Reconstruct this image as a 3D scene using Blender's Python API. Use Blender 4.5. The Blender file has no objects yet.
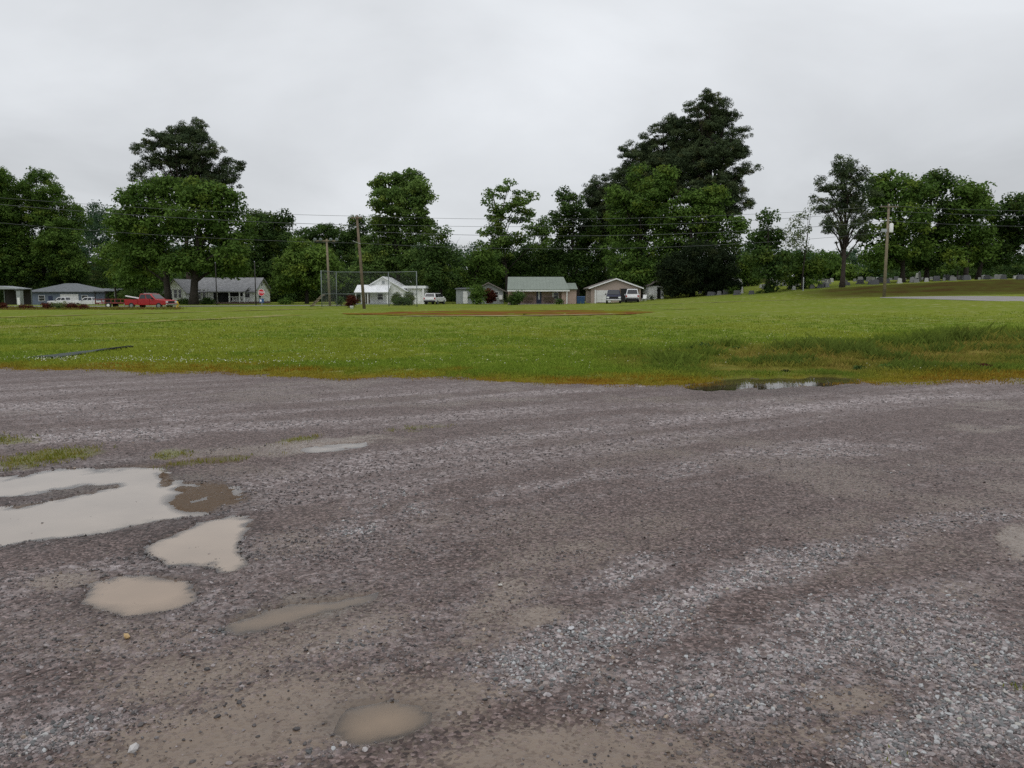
import bpy, math, random
import numpy as np
from mathutils import Vector, Matrix

rng = np.random.default_rng(7)
random.seed(7)
scene = bpy.context.scene
COL = scene.collection
R = math.radians

# ------------------------------------------------------------------ camera
FPX, CAMZ, PITCH = 790.0, 1.65, math.atan(91 / 790.0)
cp, sp = math.cos(PITCH), math.sin(PITCH)
cam_d = bpy.data.cameras.new("camera")
cam_d.sensor_fit = 'HORIZONTAL'
cam_d.sensor_width = 36.0
cam_d.lens = FPX / 1024 * 36.0
cam_d.clip_start = 0.05
cam_d.clip_end = 3000
cam = bpy.data.objects.new("camera", cam_d)
cam.location = (0, 0, CAMZ)
cam.rotation_euler = (R(90) - PITCH, 0, 0)
COL.objects.link(cam)
scene.camera = cam


def ss(a, b, t):
    t = np.clip((np.asarray(t, float) - a) / (b - a), 0, 1)
    return t * t * (3 - 2 * t)


def ray(px, py):
    cx, cy = (px - 512) / FPX, (384 - py) / FPX
    return cx, cp + cy * sp, -sp + cy * cp


def project(x, y, z):
    dz = z - CAMZ
    depth = y * cp - dz * sp
    up = y * sp + dz * cp
    depth = np.maximum(depth, 0.05)
    return 512 + FPX * x / depth, 384 - FPX * up / depth


# ------------------------------------------------------------------ terrain
def H(x, y):
    x = np.asarray(x, float); y = np.asarray(y, float)
    z = np.interp(x, [0, 12, 40, 60, 120], [0, .15, 1.2, 1.55, 2.0]) * ss(25, 85, y)
    z = z + np.interp(x, [18, 30, 45, 60, 120], [0, .45, 1.25, 1.7, 2.0]) * ss(89, 97, y)
    z = z + np.interp(x, [10, 40], [0, 1]) * np.clip(y - 100, 0, 120) * 0.012
    z = z - 1.0 * ss(105, 160, y) * ss(-40, -75, x)
    z = z + ss(190, 340, y) * np.interp(x, [-170, -100, -50, 0, 60, 150], [15, 13, 5, 3, 2, 3])
    return z


def P(px, D, z=None, row=None):
    """world point seen at column px at distance D; on the terrain, at height z, or at image row"""
    if row is not None:
        dx, dy, dz = ray(px, row)
        return Vector((dx / dy * D, D, CAMZ + dz / dy * D))
    zz = 0.0 if z is None else z
    x = 0
    for _ in range(4):
        depth = D * cp - (zz - CAMZ) * sp
        x = (px - 512) / FPX * depth
        if z is None:
            zz = float(H(x, D))
    return Vector((x, D, zz))


def zrow(row, D):
    dx, dy, dz = ray(512, row)
    return CAMZ + dz / dy * D


def gp(px, py):
    dx, dy, dz = ray(px, py)
    Y = np.concatenate([np.arange(1.0, 40, .02), np.arange(40, 400, .2)])
    f = CAMZ + dz / dy * Y - H(dx / dy * Y, Y)
    i = int(np.argmax(f < 0)) if (f < 0).any() else len(Y) - 1
    return dx / dy * Y[i], Y[i]


# ------------------------------------------------------------------ noise
def vnoise(x, y, seed=0):
    x = np.asarray(x, float); y = np.asarray(y, float)
    xi = np.floor(x).astype(np.int64); yi = np.floor(y).astype(np.int64)
    xf = x - xi; yf = y - yi
    u = xf * xf * (3 - 2 * xf); v = yf * yf * (3 - 2 * yf)

    def h(a, b):
        n = (a * 374761393 + b * 668265263 + seed * 974711) & 0xFFFFFFFF
        n = ((n ^ (n >> 13)) * 1274126177) & 0xFFFFFFFF
        return ((n ^ (n >> 16)) & 0xFFFF) / 65535.0
    return (h(xi, yi) * (1 - u) + h(xi + 1, yi) * u) * (1 - v) + (h(xi, yi + 1) * (1 - u) + h(xi + 1, yi + 1) * u) * v


def fbm(x, y, seed=0, o=4):
    s, a, t = 0, 1, 0
    for i in range(o):
        s = s + a * vnoise(np.asarray(x) * 2 ** i, np.asarray(y) * 2 ** i, seed + i * 17)
        t += a; a *= .5
    return s / t


# ------------------------------------------------------------------ materials
def new_mat(name):
    m = bpy.data.materials.new(name)
    m.use_nodes = True
    nt = m.node_tree
    return m, nt, nt.nodes["Principled BSDF"], nt.nodes["Material Output"]


def plain(name, c, rough=.6, metal=0., noise=.18, scale=3.0, spec=.4, bump=0.0, bscale=30):
    """colour broken up by two noises: dirt and weather on a real surface"""
    m, nt, b, o = new_mat(name)
    N, L = nt.nodes, nt.links
    tc = N.new("ShaderNodeTexCoord")
    n1 = N.new("ShaderNodeTexNoise"); n1.inputs["Scale"].default_value = scale; n1.inputs["Detail"].default_value = 6
    L.new(tc.outputs["Object"], n1.inputs["Vector"])
    mr = N.new("ShaderNodeMapRange")
    mr.inputs[1].default_value = .3; mr.inputs[2].default_value = .7
    mr.inputs[3].default_value = 1 - noise; mr.inputs[4].default_value = 1 + noise
    L.new(n1.outputs["Fac"], mr.inputs[0])
    mx = N.new("ShaderNodeVectorMath"); mx.operation = 'SCALE'
    mx.inputs[0].default_value = c[:3]
    L.new(mr.outputs[0], mx.inputs["Scale"])
    L.new(mx.outputs[0], b.inputs["Base Color"])
    b.inputs["Roughness"].default_value = rough
    b.inputs["Metallic"].default_value = metal
    b.inputs["Specular IOR Level"].default_value = spec
    if bump:
        bp = N.new("ShaderNodeBump"); bp.inputs["Strength"].default_value = bump
        n2 = N.new("ShaderNodeTexNoise"); n2.inputs["Scale"].default_value = bscale
        L.new(tc.outputs["Object"], n2.inputs["Vector"])
        L.new(n2.outputs["Fac"], bp.inputs["Height"]); L.new(bp.outputs[0], b.inputs["Normal"])
    return m


def brick(name, c1, c2, mortar, sx=1.0):
    m, nt, b, o = new_mat(name)
    N, L = nt.nodes, nt.links
    tc = N.new("ShaderNodeTexCoord")
    sep = N.new("ShaderNodeSeparateXYZ"); L.new(tc.outputs["Object"], sep.inputs[0])
    ad = N.new("ShaderNodeMath"); ad.operation = 'ADD'
    L.new(sep.outputs[0], ad.inputs[0]); L.new(sep.outputs[1], ad.inputs[1])
    cb = N.new("ShaderNodeCombineXYZ"); L.new(ad.outputs[0], cb.inputs[0]); L.new(sep.outputs[2], cb.inputs[1])
    t = N.new("ShaderNodeTexBrick"); t.inputs["Scale"].default_value = 1
    t.inputs["Brick Width"].default_value = .23 * sx; t.inputs["Row Height"].default_value = .075 * sx
    t.inputs["Mortar Size"].default_value = .012
    t.inputs["Color1"].default_value = (*c1, 1); t.inputs["Color2"].default_value = (*c2, 1)
    t.inputs["Mortar"].default_value = (*mortar, 1)
    L.new(cb.outputs[0], t.inputs["Vector"])
    L.new(t.outputs["Color"], b.inputs["Base Color"]); b.inputs["Roughness"].default_value = .85
    return m


def ribbed(name, c, period, axis=2, depth=.4, rough=.5, noise=.12, metal=0.):
    """clapboard / standing seam: lines at a real period across one axis"""
    m = plain(name, c, rough, metal, noise, 1.5)
    nt = m.node_tree; N, L = nt.nodes, nt.links
    b = N["Principled BSDF"]
    tc = N.new("ShaderNodeTexCoord"); sep = N.new("ShaderNodeSeparateXYZ"); L.new(tc.outputs["Object"], sep.inputs[0])
    dv = N.new("ShaderNodeMath"); dv.operation = 'DIVIDE'; dv.inputs[1].default_value = period
    L.new(sep.outputs[axis], dv.inputs[0])
    fr = N.new("ShaderNodeMath"); fr.operation = 'FRACT'; L.new(dv.outputs[0], fr.inputs[0])
    pw = N.new("ShaderNodeMath"); pw.operation = 'POWER'; pw.inputs[1].default_value = 6; L.new(fr.outputs[0], pw.inputs[0])
    bp = N.new("ShaderNodeBump"); bp.inputs["Strength"].default_value = depth; bp.inputs["Distance"].default_value = .03
    L.new(pw.outputs[0], bp.inputs["Height"]); L.new(bp.outputs[0], b.inputs["Normal"])
    return m


def attr_mat(name, rough=.6, transl=.25, spec=.25):
    """leaf / blade / stone material reading its own colour attribute"""
    m, nt, b, o = new_mat(name)
    N, L = nt.nodes, nt.links
    a = N.new("ShaderNodeAttribute"); a.attribute_name = "col"
    L.new(a.outputs["Color"], b.inputs["Base Color"])
    b.inputs["Roughness"].default_value = rough
    b.inputs["Specular IOR Level"].default_value = spec
    if transl:
        t = N.new("ShaderNodeBsdfTranslucent")
        L.new(a.outputs["Color"], t.inputs["Color"])
        mx = N.new("ShaderNodeMixShader"); mx.inputs[0].default_value = transl
        L.new(b.outputs[0], mx.inputs[1]); L.new(t.outputs[0], mx.inputs[2]); L.new(mx.outputs[0], o.inputs["Surface"])
    return m


M = {}
M['leaf'] = attr_mat('leaf', .65, .35, .06)
M['needle'] = attr_mat('needle', .7, .15, .06)
M['grass'] = attr_mat('grass', .8, .4, .0)
M['stone'] = attr_mat('stone', .5, 0, .5)
M['petal'] = plain('petal', (.75, .75, .68), .7)
M['bark'] = plain('bark', (.032, .026, .021), .9, noise=.4, scale=4, bump=.6, bscale=9)
M['pine_bark'] = plain('pine_bark', (.042, .031, .026), .9, noise=.4, scale=4, bump=.6, bscale=9)
M['white_siding'] = ribbed('white_siding', (.78, .79, .78), .16, 2)
M['white_paint'] = plain('white_paint', (.75, .75, .74), .5, noise=.06)
M['white_metal'] = ribbed('white_metal', (.78, .79, .8), .4, 0, .5, .35)
M['garage_white'] = ribbed('garage_white', (.68, .68, .67), .53, 2, .6)
M['blue_siding'] = ribbed('blue_siding', (.12, .15, .19), .18, 2)
M['grey_siding'] = ribbed('grey_siding', (.27, .29, .29), .18, 2)
M['shingle'] = plain('shingle', (.25, .25, .255), .85, noise=.25, scale=2.5, bump=.5, bscale=12)
M['shingle_dark'] = plain('shingle_dark', (.13, .14, .15), .85, noise=.25, scale=2.5, bump=.5, bscale=12)
M['shingle_brown'] = plain('shingle_brown', (.17, .15, .135), .85, noise=.25, scale=2.5, bump=.5, bscale=12)
M['green_metal'] = ribbed('green_metal', (.155, .185, .15), .45, 0, .6, .45, .1)
M['pink_brick'] = brick('pink_brick', (.36, .235, .19), (.30, .19, .155), (.4, .34, .3))
M['tan_brick'] = brick('tan_brick', (.36, .27, .22), (.30, .225, .185), (.4, .35, .31))
M['red_brick'] = brick('red_brick', (.14, .06, .05), (.11, .05, .045), (.2, .17, .15))
M['inside_shade'] = plain('inside_shade', (.02, .02, .02), .9)  # near-black colour standing in for shade under the porch and in openings
M['glass'] = plain('glass', (.012, .015, .018), .08, noise=.02, spec=.6)
M['navy_door'] = plain('navy_door', (.02, .03, .07), .4)
M['wood_pole'] = plain('wood_pole', (.15, .115, .08), .9, noise=.3, scale=2, bump=.5, bscale=14)
M['wood_pale'] = plain('wood_pale', (.21, .175, .12), .9, noise=.25, scale=2, bump=.5, bscale=14)
M['dark_pole'] = plain('dark_pole', (.03, .027, .025), .85)
M['galv'] = plain('galv', (.36, .38, .39), .45, .6, noise=.12)
M['mesh_wire'] = plain('mesh_wire', (.12, .13, .13), .6)
M['pipe'] = plain('pipe', (.17, .195, .19), .6)
M['cable'] = plain('cable', (.08, .085, .09), .6)
M['rubber'] = plain('rubber', (.015, .015, .015), .8)
M['chrome'] = plain('chrome', (.55, .55, .56), .25, .9, noise=.05)
M['lamp_clear'] = plain('lamp_clear', (.7, .72, .74), .15)
M['lamp_red'] = plain('lamp_red', (.4, .02, .02), .2)
M['car_white'] = plain('car_white', (.72, .72, .73), .25, noise=.05, spec=.6)
M['car_red'] = plain('car_red', (.34, .008, .012), .28, noise=.08, spec=.6)
M['car_navy'] = plain('car_navy', (.012, .014, .04), .4, noise=.08, spec=.3)
M['rust_red'] = plain('rust_red', (.2, .03, .025), .6, noise=.3)
M['sign_red'] = plain('sign_red', (.5, .012, .02), .45, noise=.04)
M['sign_white'] = plain('sign_white', (.78, .78, .78), .45, noise=.04)
M['sign_blue'] = plain('sign_blue', (.03, .09, .2), .45, noise=.04)
M['yellow'] = plain('yellow', (.55, .36, .02), .45)
M['bin_blue'] = plain('bin_blue', (.025, .07, .16), .5)
M['granite'] = plain('granite', (.19, .19, .19), .55, noise=.2, scale=8)
M['granite_dark'] = plain('granite_dark', (.09, .09, .1), .4, noise=.2, scale=8)
M['marble'] = plain('marble', (.40, .40, .385), .55, noise=.15, scale=6)
M['black_fabric'] = plain('black_fabric', (.010, .011, .013), .9, spec=.05, noise=.3, bump=.6, bscale=10)
M['grey_fabric'] = plain('grey_fabric', (.075, .085, .083), .9, spec=.05, noise=.35, bump=.6, bscale=8)
M['asphalt'] = plain('asphalt', (.25, .235, .228), .9, spec=.1, noise=.15, scale=.8, bump=.3, bscale=40)
M['street'] = plain('street', (.22, .21, .195), .75, noise=.15, scale=.8)
M['rust'] = plain('rust', (.16, .07, .03), .9, noise=.3)


# ------------------------------------------------------------------ object helpers
def tag(o, label=None, cat=None, group=None, kind=None):
    if label: o['label'] = label
    if cat: o['category'] = cat
    if group: o['group'] = group
    if kind: o['kind'] = kind
    return o


def empty(name, loc, rz=0, label=None, cat=None, group=None):
    o = bpy.data.objects.new(name, None)
    o.empty_display_size = .3
    o.location = loc; o.rotation_euler = (0, 0, rz)
    COL.objects.link(o)
    return tag(o, label, cat, group)


def link(name, me, mat, parent=None):
    o = bpy.data.objects.new(name, me)
    if mat is not None and len(me.materials) == 0:
        me.materials.append(mat)
    COL.objects.link(o)
    if parent is not None: o.parent = parent
    return o


def mesh_np(name, V, F, attrs=None, smooth=False):
    """V (n,3), F (m,k)"""
    V = np.asarray(V, np.float32); F = np.asarray(F, np.int32)
    me = bpy.data.meshes.new(name)
    me.vertices.add(len(V)); me.vertices.foreach_set("co", V.ravel())
    m, k = F.shape
    me.loops.add(m * k); me.loops.foreach_set("vertex_index", F.ravel())
    me.polygons.add(m)
    me.polygons.foreach_set("loop_start", np.arange(0, m * k, k, dtype=np.int32))
    me.polygons.foreach_set("use_smooth", np.full(m, smooth))
    me.update(calc_edges=True)
    for an, (typ, data) in (attrs or {}).items():
        a = me.attributes.new(an, typ, 'POINT')
        d = np.asarray(data, np.float32)
        if typ == 'FLOAT': a.data.foreach_set("value", d.ravel())
        else:
            if d.shape[1] == 3: d = np.concatenate([d, np.ones((len(d), 1), np.float32)], 1)
            a.data.foreach_set("color", d.ravel())
    return me


class MB:
    def __init__(s): s.v = []; s.f = []

    def add(s, vs, fs):
        n = len(s.v); s.v += [tuple(p) for p in vs]; s.f += [tuple(i + n for i in f) for f in fs]; return s

    def box(s, x0, x1, y0, y1, z0, z1):
        return s.add([(x0, y0, z0), (x1, y0, z0), (x1, y1, z0), (x0, y1, z0), (x0, y0, z1), (x1, y0, z1), (x1, y1, z1), (x0, y1, z1)],
                     [(0, 3, 2, 1), (4, 5, 6, 7), (0, 1, 5, 4), (1, 2, 6, 5), (2, 3, 7, 6), (3, 0, 4, 7)])

    def frustum(s, a, b):
        """a=(x0,x1,y0,y1,z) lower, b upper"""
        vs = [(a[0], a[2], a[4]), (a[1], a[2], a[4]), (a[1], a[3], a[4]), (a[0], a[3], a[4]), (b[0], b[2], b[4]), (b[1], b[2], b[4]), (b[1], b[3], b[4]), (b[0], b[3], b[4])]
        return s.add(vs, [(0, 3, 2, 1), (4, 5, 6, 7), (0, 1, 5, 4), (1, 2, 6, 5), (2, 3, 7, 6), (3, 0, 4, 7)])

    def prism(s, prof, axis, a, b):
        """profile in the plane across axis ('x': (y,z), 'y': (x,z), 'z': (x,y)), from a to b"""
        n = len(prof)
        mk = {'x': lambda p, t: (t, p[0], p[1]), 'y': lambda p, t: (p[0], t, p[1]), 'z': lambda p, t: (p[0], p[1], t)}[axis]
        vs = [mk(p, a) for p in prof] + [mk(p, b) for p in prof]
        fs = [tuple(range(n))[::-1], tuple(range(n, 2 * n))] + [(i, (i + 1) % n, n + (i + 1) % n, n + i) for i in range(n)]
        return s.add(vs, fs)

    def tube(s, pts, rad, n=8, cap=True):
        pts = [Vector(p) for p in pts]
        if not hasattr(rad, '__len__'): rad = [rad] * len(pts)
        base = len(s.v); prev = None
        for i, p in enumerate(pts):
            t = (pts[min(i + 1, len(pts) - 1)] - pts[max(i - 1, 0)]).normalized()
            if prev is None:
                a = Vector((1, 0, 0)) if abs(t.x) < .8 else Vector((0, 1, 0))
                u = t.cross(a).normalized()
            else:
                u = (prev - t * prev.dot(t)).normalized()
            prev = u; w = t.cross(u)
            for k in range(n):
                an = 2 * math.pi * k / n
                s.v.append(tuple(p + (u * math.cos(an) + w * math.sin(an)) * rad[i]))
        for i in range(len(pts) - 1):
            for k in range(n):
                a = base + i * n + k; b = base + i * n + (k + 1) % n
                s.f.append((a, b, b + n, a + n))
        if cap:
            s.f.append(tuple(base + k for k in range(n))[::-1])
            e = base + (len(pts) - 1) * n
            s.f.append(tuple(e + k for k in range(n)))
        return s

    def lathe(s, prof, n=14, c=(0, 0, 0)):
        """profile (r,z) around z"""
        base = len(s.v)
        for r, z in prof:
            for k in range(n):
                an = 2 * math.pi * k / n
                s.v.append((c[0] + r * math.cos(an), c[1] + r * math.sin(an), c[2] + z))
        for i in range(len(prof) - 1):
            for k in range(n):
                a = base + i * n + k; b = base + i * n + (k + 1) % n
                s.f.append((a, b, b + n, a + n))
        s.f.append(tuple(base + k for k in range(n))[::-1])
        e = base + (len(prof) - 1) * n
        s.f.append(tuple(e + k for k in range(n)))
        return s

    def build(s, name, mat, parent=None, bevel=0, smooth=False):
        me = bpy.data.meshes.new(name)
        me.from_pydata(s.v, [], s.f); me.update()
        if smooth:
            me.polygons.foreach_set("use_smooth", np.full(len(me.polygons), True))
        o = link(name, me, mat, parent)
        if bevel:
            b = o.modifiers.new("bevel", 'BEVEL'); b.width = bevel; b.segments = 2; b.limit_method = 'ANGLE'
        return o


def copy_tree(o, parent=None):
    c = o.copy(); COL.objects.link(c)
    if parent is not None: c.parent = parent
    for ch in list(o.children): copy_tree(ch, c)
    return c


# ------------------------------------------------------------------ world, sun
SUN_EL, SUN_AZ = R(55), R(200)
w = bpy.data.worlds.new("World"); scene.world = w; w.use_nodes = True
N, L = w.node_tree.nodes, w.node_tree.links
bg = N["Background"]; bg.inputs["Strength"].default_value = 0.1
sky = N.new("ShaderNodeTexSky"); sky.sky_type = 'NISHITA'; sky.sun_disc = False
sky.sun_elevation = SUN_EL; sky.sun_rotation = SUN_AZ
tc = N.new("ShaderNodeTexCoord")
sep = N.new("ShaderNodeSeparateXYZ"); L.new(tc.outputs["Generated"], sep.inputs[0])
# cloud deck: direction projected on a plane overhead, soft noise
mz = N.new("ShaderNodeMath"); mz.operation = 'MAXIMUM'; mz.inputs[1].default_value = 0.0; L.new(sep.outputs[2], mz.inputs[0])
az = N.new("ShaderNodeMath"); az.operation = 'ADD'; az.inputs[1].default_value = .22; L.new(mz.outputs[0], az.inputs[0])
dx = N.new("ShaderNodeMath"); dx.operation = 'DIVIDE'; L.new(sep.outputs[0], dx.inputs[0]); L.new(az.outputs[0], dx.inputs[1])
dy = N.new("ShaderNodeMath"); dy.operation = 'DIVIDE'; L.new(sep.outputs[1], dy.inputs[0]); L.new(az.outputs[0], dy.inputs[1])
cv = N.new("ShaderNodeCombineXYZ"); L.new(dx.outputs[0], cv.inputs[0]); L.new(dy.outputs[0], cv.inputs[1])
nz = N.new("ShaderNodeTexNoise"); nz.inputs["Scale"].default_value = .62; nz.inputs["Detail"].default_value = 7
nz.inputs["Roughness"].default_value = .5; nz.inputs["Distortion"].default_value = .4
L.new(cv.outputs[0], nz.inputs["Vector"])
cl = N.new("ShaderNodeMapRange"); cl.inputs[1].default_value = .35; cl.inputs[2].default_value = .65
cl.inputs[3].default_value = .79; cl.inputs[4].default_value = 1.16; L.new(nz.outputs["Fac"], cl.inputs[0])
# overcast: brighter overhead than at the horizon
el = N.new("ShaderNodeMapRange"); el.inputs[1].default_value = 0; el.inputs[2].default_value = 1
el.inputs[3].default_value = 6.75; el.inputs[4].default_value = 11.5; L.new(mz.outputs[0], el.inputs[0])
ml = N.new("ShaderNodeMath"); ml.operation = 'MULTIPLY'; L.new(cl.outputs[0], ml.inputs[0]); L.new(el.outputs[0], ml.inputs[1])
cc = N.new("ShaderNodeVectorMath"); cc.operation = 'SCALE'; cc.inputs[0].default_value = (.97, 1.0, 1.038)
L.new(ml.outputs[0], cc.inputs["Scale"])
mixw = N.new("ShaderNodeMix"); mixw.data_type = 'RGBA'; mixw.inputs[0].default_value = .95
L.new(sky.outputs[0], mixw.inputs[6]); L.new(cc.outputs[0], mixw.inputs[7])
L.new(mixw.outputs[2], bg.inputs["Color"])
sd = bpy.data.lights.new("sun", 'SUN'); sd.energy = .6; sd.angle = R(40); sd.color = (1, .97, .92)
so = bpy.data.objects.new("sun", sd); COL.objects.link(so)
so.rotation_euler = (R(90) - SUN_EL, 0, R(180) - SUN_AZ)
scene.view_settings.view_transform = 'Standard'; scene.view_settings.look = 'None'
scene.view_settings.exposure = 0; scene.view_settings.gamma = 1
scene.cycles.max_bounces = 6; scene.cycles.diffuse_bounces = 3; scene.cycles.transparent_max_bounces = 8
scene.cycles.use_denoising = False

# ------------------------------------------------------------------ ground masks (where mud, loose stone and water lie)
IW, IH = 1024, 768
yy, xx = np.mgrid[0:IH, 0:IW].astype(np.float32)


def ell(maps, items):
    for cx, cy, rx, ry, an, s in items:
        a = R(an); dx_ = xx - cx; dy_ = yy - cy
        u = (dx_ * math.cos(a) + dy_ * math.sin(a)) / rx; v = (-dx_ * math.sin(a) + dy_ * math.cos(a)) / ry
        d = np.sqrt(u * u + v * v)
        np.maximum(maps, s * (1 - ss(.35, 1.35, d)), out=maps)
    return maps


def poly_mask(pts):
    inside = np.zeros((IH, IW), bool); n = len(pts)
    for i in range(n):
        x0, y0 = pts[i]; x1, y1 = pts[(i + 1) % n]
        if y0 == y1: continue
        c = ((yy >= min(y0, y1)) & (yy < max(y0, y1))) & (xx < (yy - y0) / (y1 - y0) * (x1 - x0) + x0)
        inside ^= c
    return inside.astype(np.float32)


def blur(a, rx, ry, k=3):
    for _ in range(k):
        for ax, r in ((1, rx), (0, ry)):
            if r < 1: continue
            pad = [(0, 0), (0, 0)]; pad[ax] = (r + 1, r)
            c = np.cumsum(np.pad(a, pad, mode='edge'), axis=ax)
            a = (np.take(c, range(2 * r + 1, c.shape[ax]), ax) - np.take(c, range(0, c.shape[ax] - 2 * r - 1), ax)) / (2 * r + 1)
    return a


MUD = ell(np.zeros((IH, IW), np.float32), [
    (320, 640, 120, 30, -14, .55), (240, 732, 200, 42, -14, .85), (560, 757, 190, 36, -3, .8), (195, 680, 110, 28, -8, .7), (420, 704, 110, 28, -10, .7), (900, 560, 160, 16, -6, .25), (120, 640, 110, 22, -8, .35), (560, 560, 120, 14, -10, .35),
    (300, 614, 85, 17, -14, .75), (372, 716, 70, 26, -10, 1), (250, 722, 130, 24, -18, .75), (140, 752, 110, 20, -8, .6),
    (590, 748, 130, 22, -4, .75), (690, 765, 70, 14, 0, .6), (505, 606, 55, 18, -32, .6), (535, 618, 40, 9, -12, .8), (480, 640, 70, 14, -14, .45),
    (845, 700, 50, 15, 0, .7), (800, 735, 80, 18, 0, .45), (1015, 540, 24, 20, 0, .85), (640, 618, 30, 8, -10, .45), (600, 675, 26, 10, 0, .35), (430, 520, 30, 6, -10, .3),
    (960, 590, 50, 14, 0, .4), (180, 668, 55, 20, -6, .55), (300, 545, 50, 14, -8, .4), (60, 578, 40, 9, -12, .65),
    (330, 445, 90, 7, -6, .7), (230, 455, 80, 7, -4, .55), (650, 400, 60, 5, 0, .35), (560, 385, 120, 3, 0, .4), (990, 428, 60, 4, 0, .5), (990, 408, 60, 3, 0, .5)])
LOOSE = ell(np.zeros((IH, IW), np.float32), [
    (560, 655, 110, 34, -14, 1), (640, 628, 90, 26, -14, 1), (700, 690, 150, 40, -4, .7), (690, 596, 80, 16, -16, .95), (620, 572, 50, 14, -14, .75),
    (760, 570, 100, 18, -14, .85), (860, 625, 140, 50, -8, .75), (770, 655, 60, 24, 0, .9), (960, 660, 100, 46, 0, .85), (980, 720, 90, 40, 0, .95),
    (880, 745, 60, 26, 0, .9), (640, 732, 45, 14, 0, .3), (850, 545, 110, 12, -8, .6), (950, 520, 90, 10, -6, .6), (380, 498, 55, 7, -12, .7), (350, 528, 32, 6, -12, .85),
    (365, 510, 50, 5, -12, .6), (430, 508, 40, 7, -14, .75), (520, 492, 60, 9, -10, .65), (600, 478, 60, 7, -8, .5), (680, 470, 60, 8, -6, .65), (480, 440, 200, 7, -7, .6),
    (620, 420, 160, 6, -4, .55), (820, 450, 120, 8, -3, .6), (900, 470, 90, 6, -3, .45), (120, 412, 160, 10, -1, .7), (100, 436, 110, 8, 0, .6), (250, 425, 120, 8, -3, .55),
    (500, 395, 200, 5, -2, .5), (750, 405, 150, 5, 0, .45), (930, 398, 100, 4, 0, .5), (50, 735, 70, 16, -12, .7), (190, 640, 90, 10, -10, .45), (215, 600, 60, 8, -20, .3),
    (360, 640, 70, 14, -14, .5), (330, 745, 60, 12, -14, .4)])
PUD_POLYS = [
    [(-30, 480), (60, 473), (130, 466), (160, 465), (168, 472), (160, 480), (215, 485), (238, 488), (242, 498), (205, 512), (150, 522), (90, 533), (40, 538), (-30, 547),
     (-30, 510), (20, 505), (80, 495), (118, 487), (122, 481), (80, 483), (30, 492), (-30, 499)],
    [(150, 550), (158, 540), (180, 532), (212, 519), (240, 515), (252, 518), (246, 530), (236, 541), (240, 556), (248, 566), (230, 572), (216, 561), (185, 563), (158, 558)],
    [(84, 598), (92, 586), (118, 577), (150, 574), (182, 578), (196, 589), (190, 600), (165, 609), (130, 614), (98, 611)],
    [(226, 628), (240, 617), (290, 605), (340, 596), (385, 588), (360, 602), (310, 618), (262, 630), (238, 634)],
    [(335, 722), (350, 706), (390, 698), (425, 704), (432, 718), (410, 732), (370, 742), (340, 738)],
    [(680, 387), (696, 384.5), (712, 384), (722, 379.5), (748, 377.5), (764, 379.5), (778, 377.5), (800, 379), (808, 376.5), (836, 376), (842, 379), (856, 377), (858, 382), (838, 383), (815, 386), (798, 384.8), (770, 388), (750, 386.5), (730, 389.5), (704, 390)],
    [(20, 477), (60, 468), (100, 467), (90, 472), (50, 479)],
    [(296, 449), (330, 444), (368, 440), (362, 445), (320, 451)]]
POOL = np.zeros((IH, IW), np.float32)
for i, pl in enumerate(PUD_POLYS):
    m_ = poly_mask(pl)
    sh = blur(m_, 2, 1, 2)
    dp = blur(m_, (14, 12, 16, 9, 14, 4, 4, 3)[i], (6, 7, 8, 5, 8, 1, 1, 1)[i], 2) ** 1.5
    np.maximum(POOL, ((.72, .66, .5, .4, .4, .9, .8, .7)[i] * sh + (.28, .34, .5, .6, .6, .1, .2, .3)[i] * dp * sh) * (1, 1, 1, .80, .80, 1, .9, .8)[i], out=POOL)
BROWN_REFL = ell(np.zeros((IH, IW), np.float32), [(204, 498, 36, 14, -4, 1.1), (186, 488, 16, 5, -4, .8), (165, 478, 9, 7, 10, .8), (205, 463, 45, 2.5, -5, .7), (222, 490, 14, 5, 0, .8)])  # brown reflection in the long puddle, built as a raised wet silt patch
GRASSY = ell(np.zeros((IH, IW), np.float32), [(45, 458, 60, 8, -8, 1), (5, 440, 30, 5, 0, .8), (174, 456, 22, 3.5, -6, .9), (300, 440, 26, 3, -8, .75), (210, 462, 60, 3, -6, .45), (420, 428, 40, 2.5, -4, .4),
                                              (895, 757, 9, 3, 0, .07), (1005, 690, 14, 6, 0, .05)])


WETM = np.clip(blur(np.maximum.reduce([poly_mask(PUD_POLYS[k]) for k in (0, 1, 2, 3, 4, 5, 6)]), 22, 9, 2) * 2.2, 0, 1)


def samp(mp, px, py, outside=0.0):
    px = np.asarray(px); py = np.asarray(py)
    ok = (px > -20) & (px < 1044) & (py > 330) & (py < 790)
    x = np.clip(px, 0, IW - 1.001); y = np.clip(py, 0, IH - 1.001)
    xi = x.astype(int); yi = y.astype(int); fx = x - xi; fy = y - yi
    v = (mp[yi, xi] * (1 - fx) + mp[yi, xi + 1] * fx) * (1 - fy) + (mp[yi + 1, xi] * (1 - fx) + mp[yi + 1, xi + 1] * fx) * fy
    return np.where(ok, v, outside)


EDGE_PX = [(0, 369), (100, 370.5), (200, 374), (300, 376.5), (400, 378.5), (500, 381), (600, 384), (680, 386), (760, 385), (850, 384), (930, 382), (1024, 378.5)]
_e = np.array([gp(*p) for p in EDGE_PX])


def E(x):
    b = np.interp(x, _e[:, 0], _e[:, 1])
    b = b + np.where(x < _e[0, 0], (_e[0, 0] - x) * .15, 0) + np.where(x > _e[-1, 0], (x - _e[-1, 0]) * .2, 0)
    return b + (fbm(np.asarray(x) * .8, np.asarray(x) * 0 + 3, 5) - .5) * .7


LEVEL = -0.012


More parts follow.
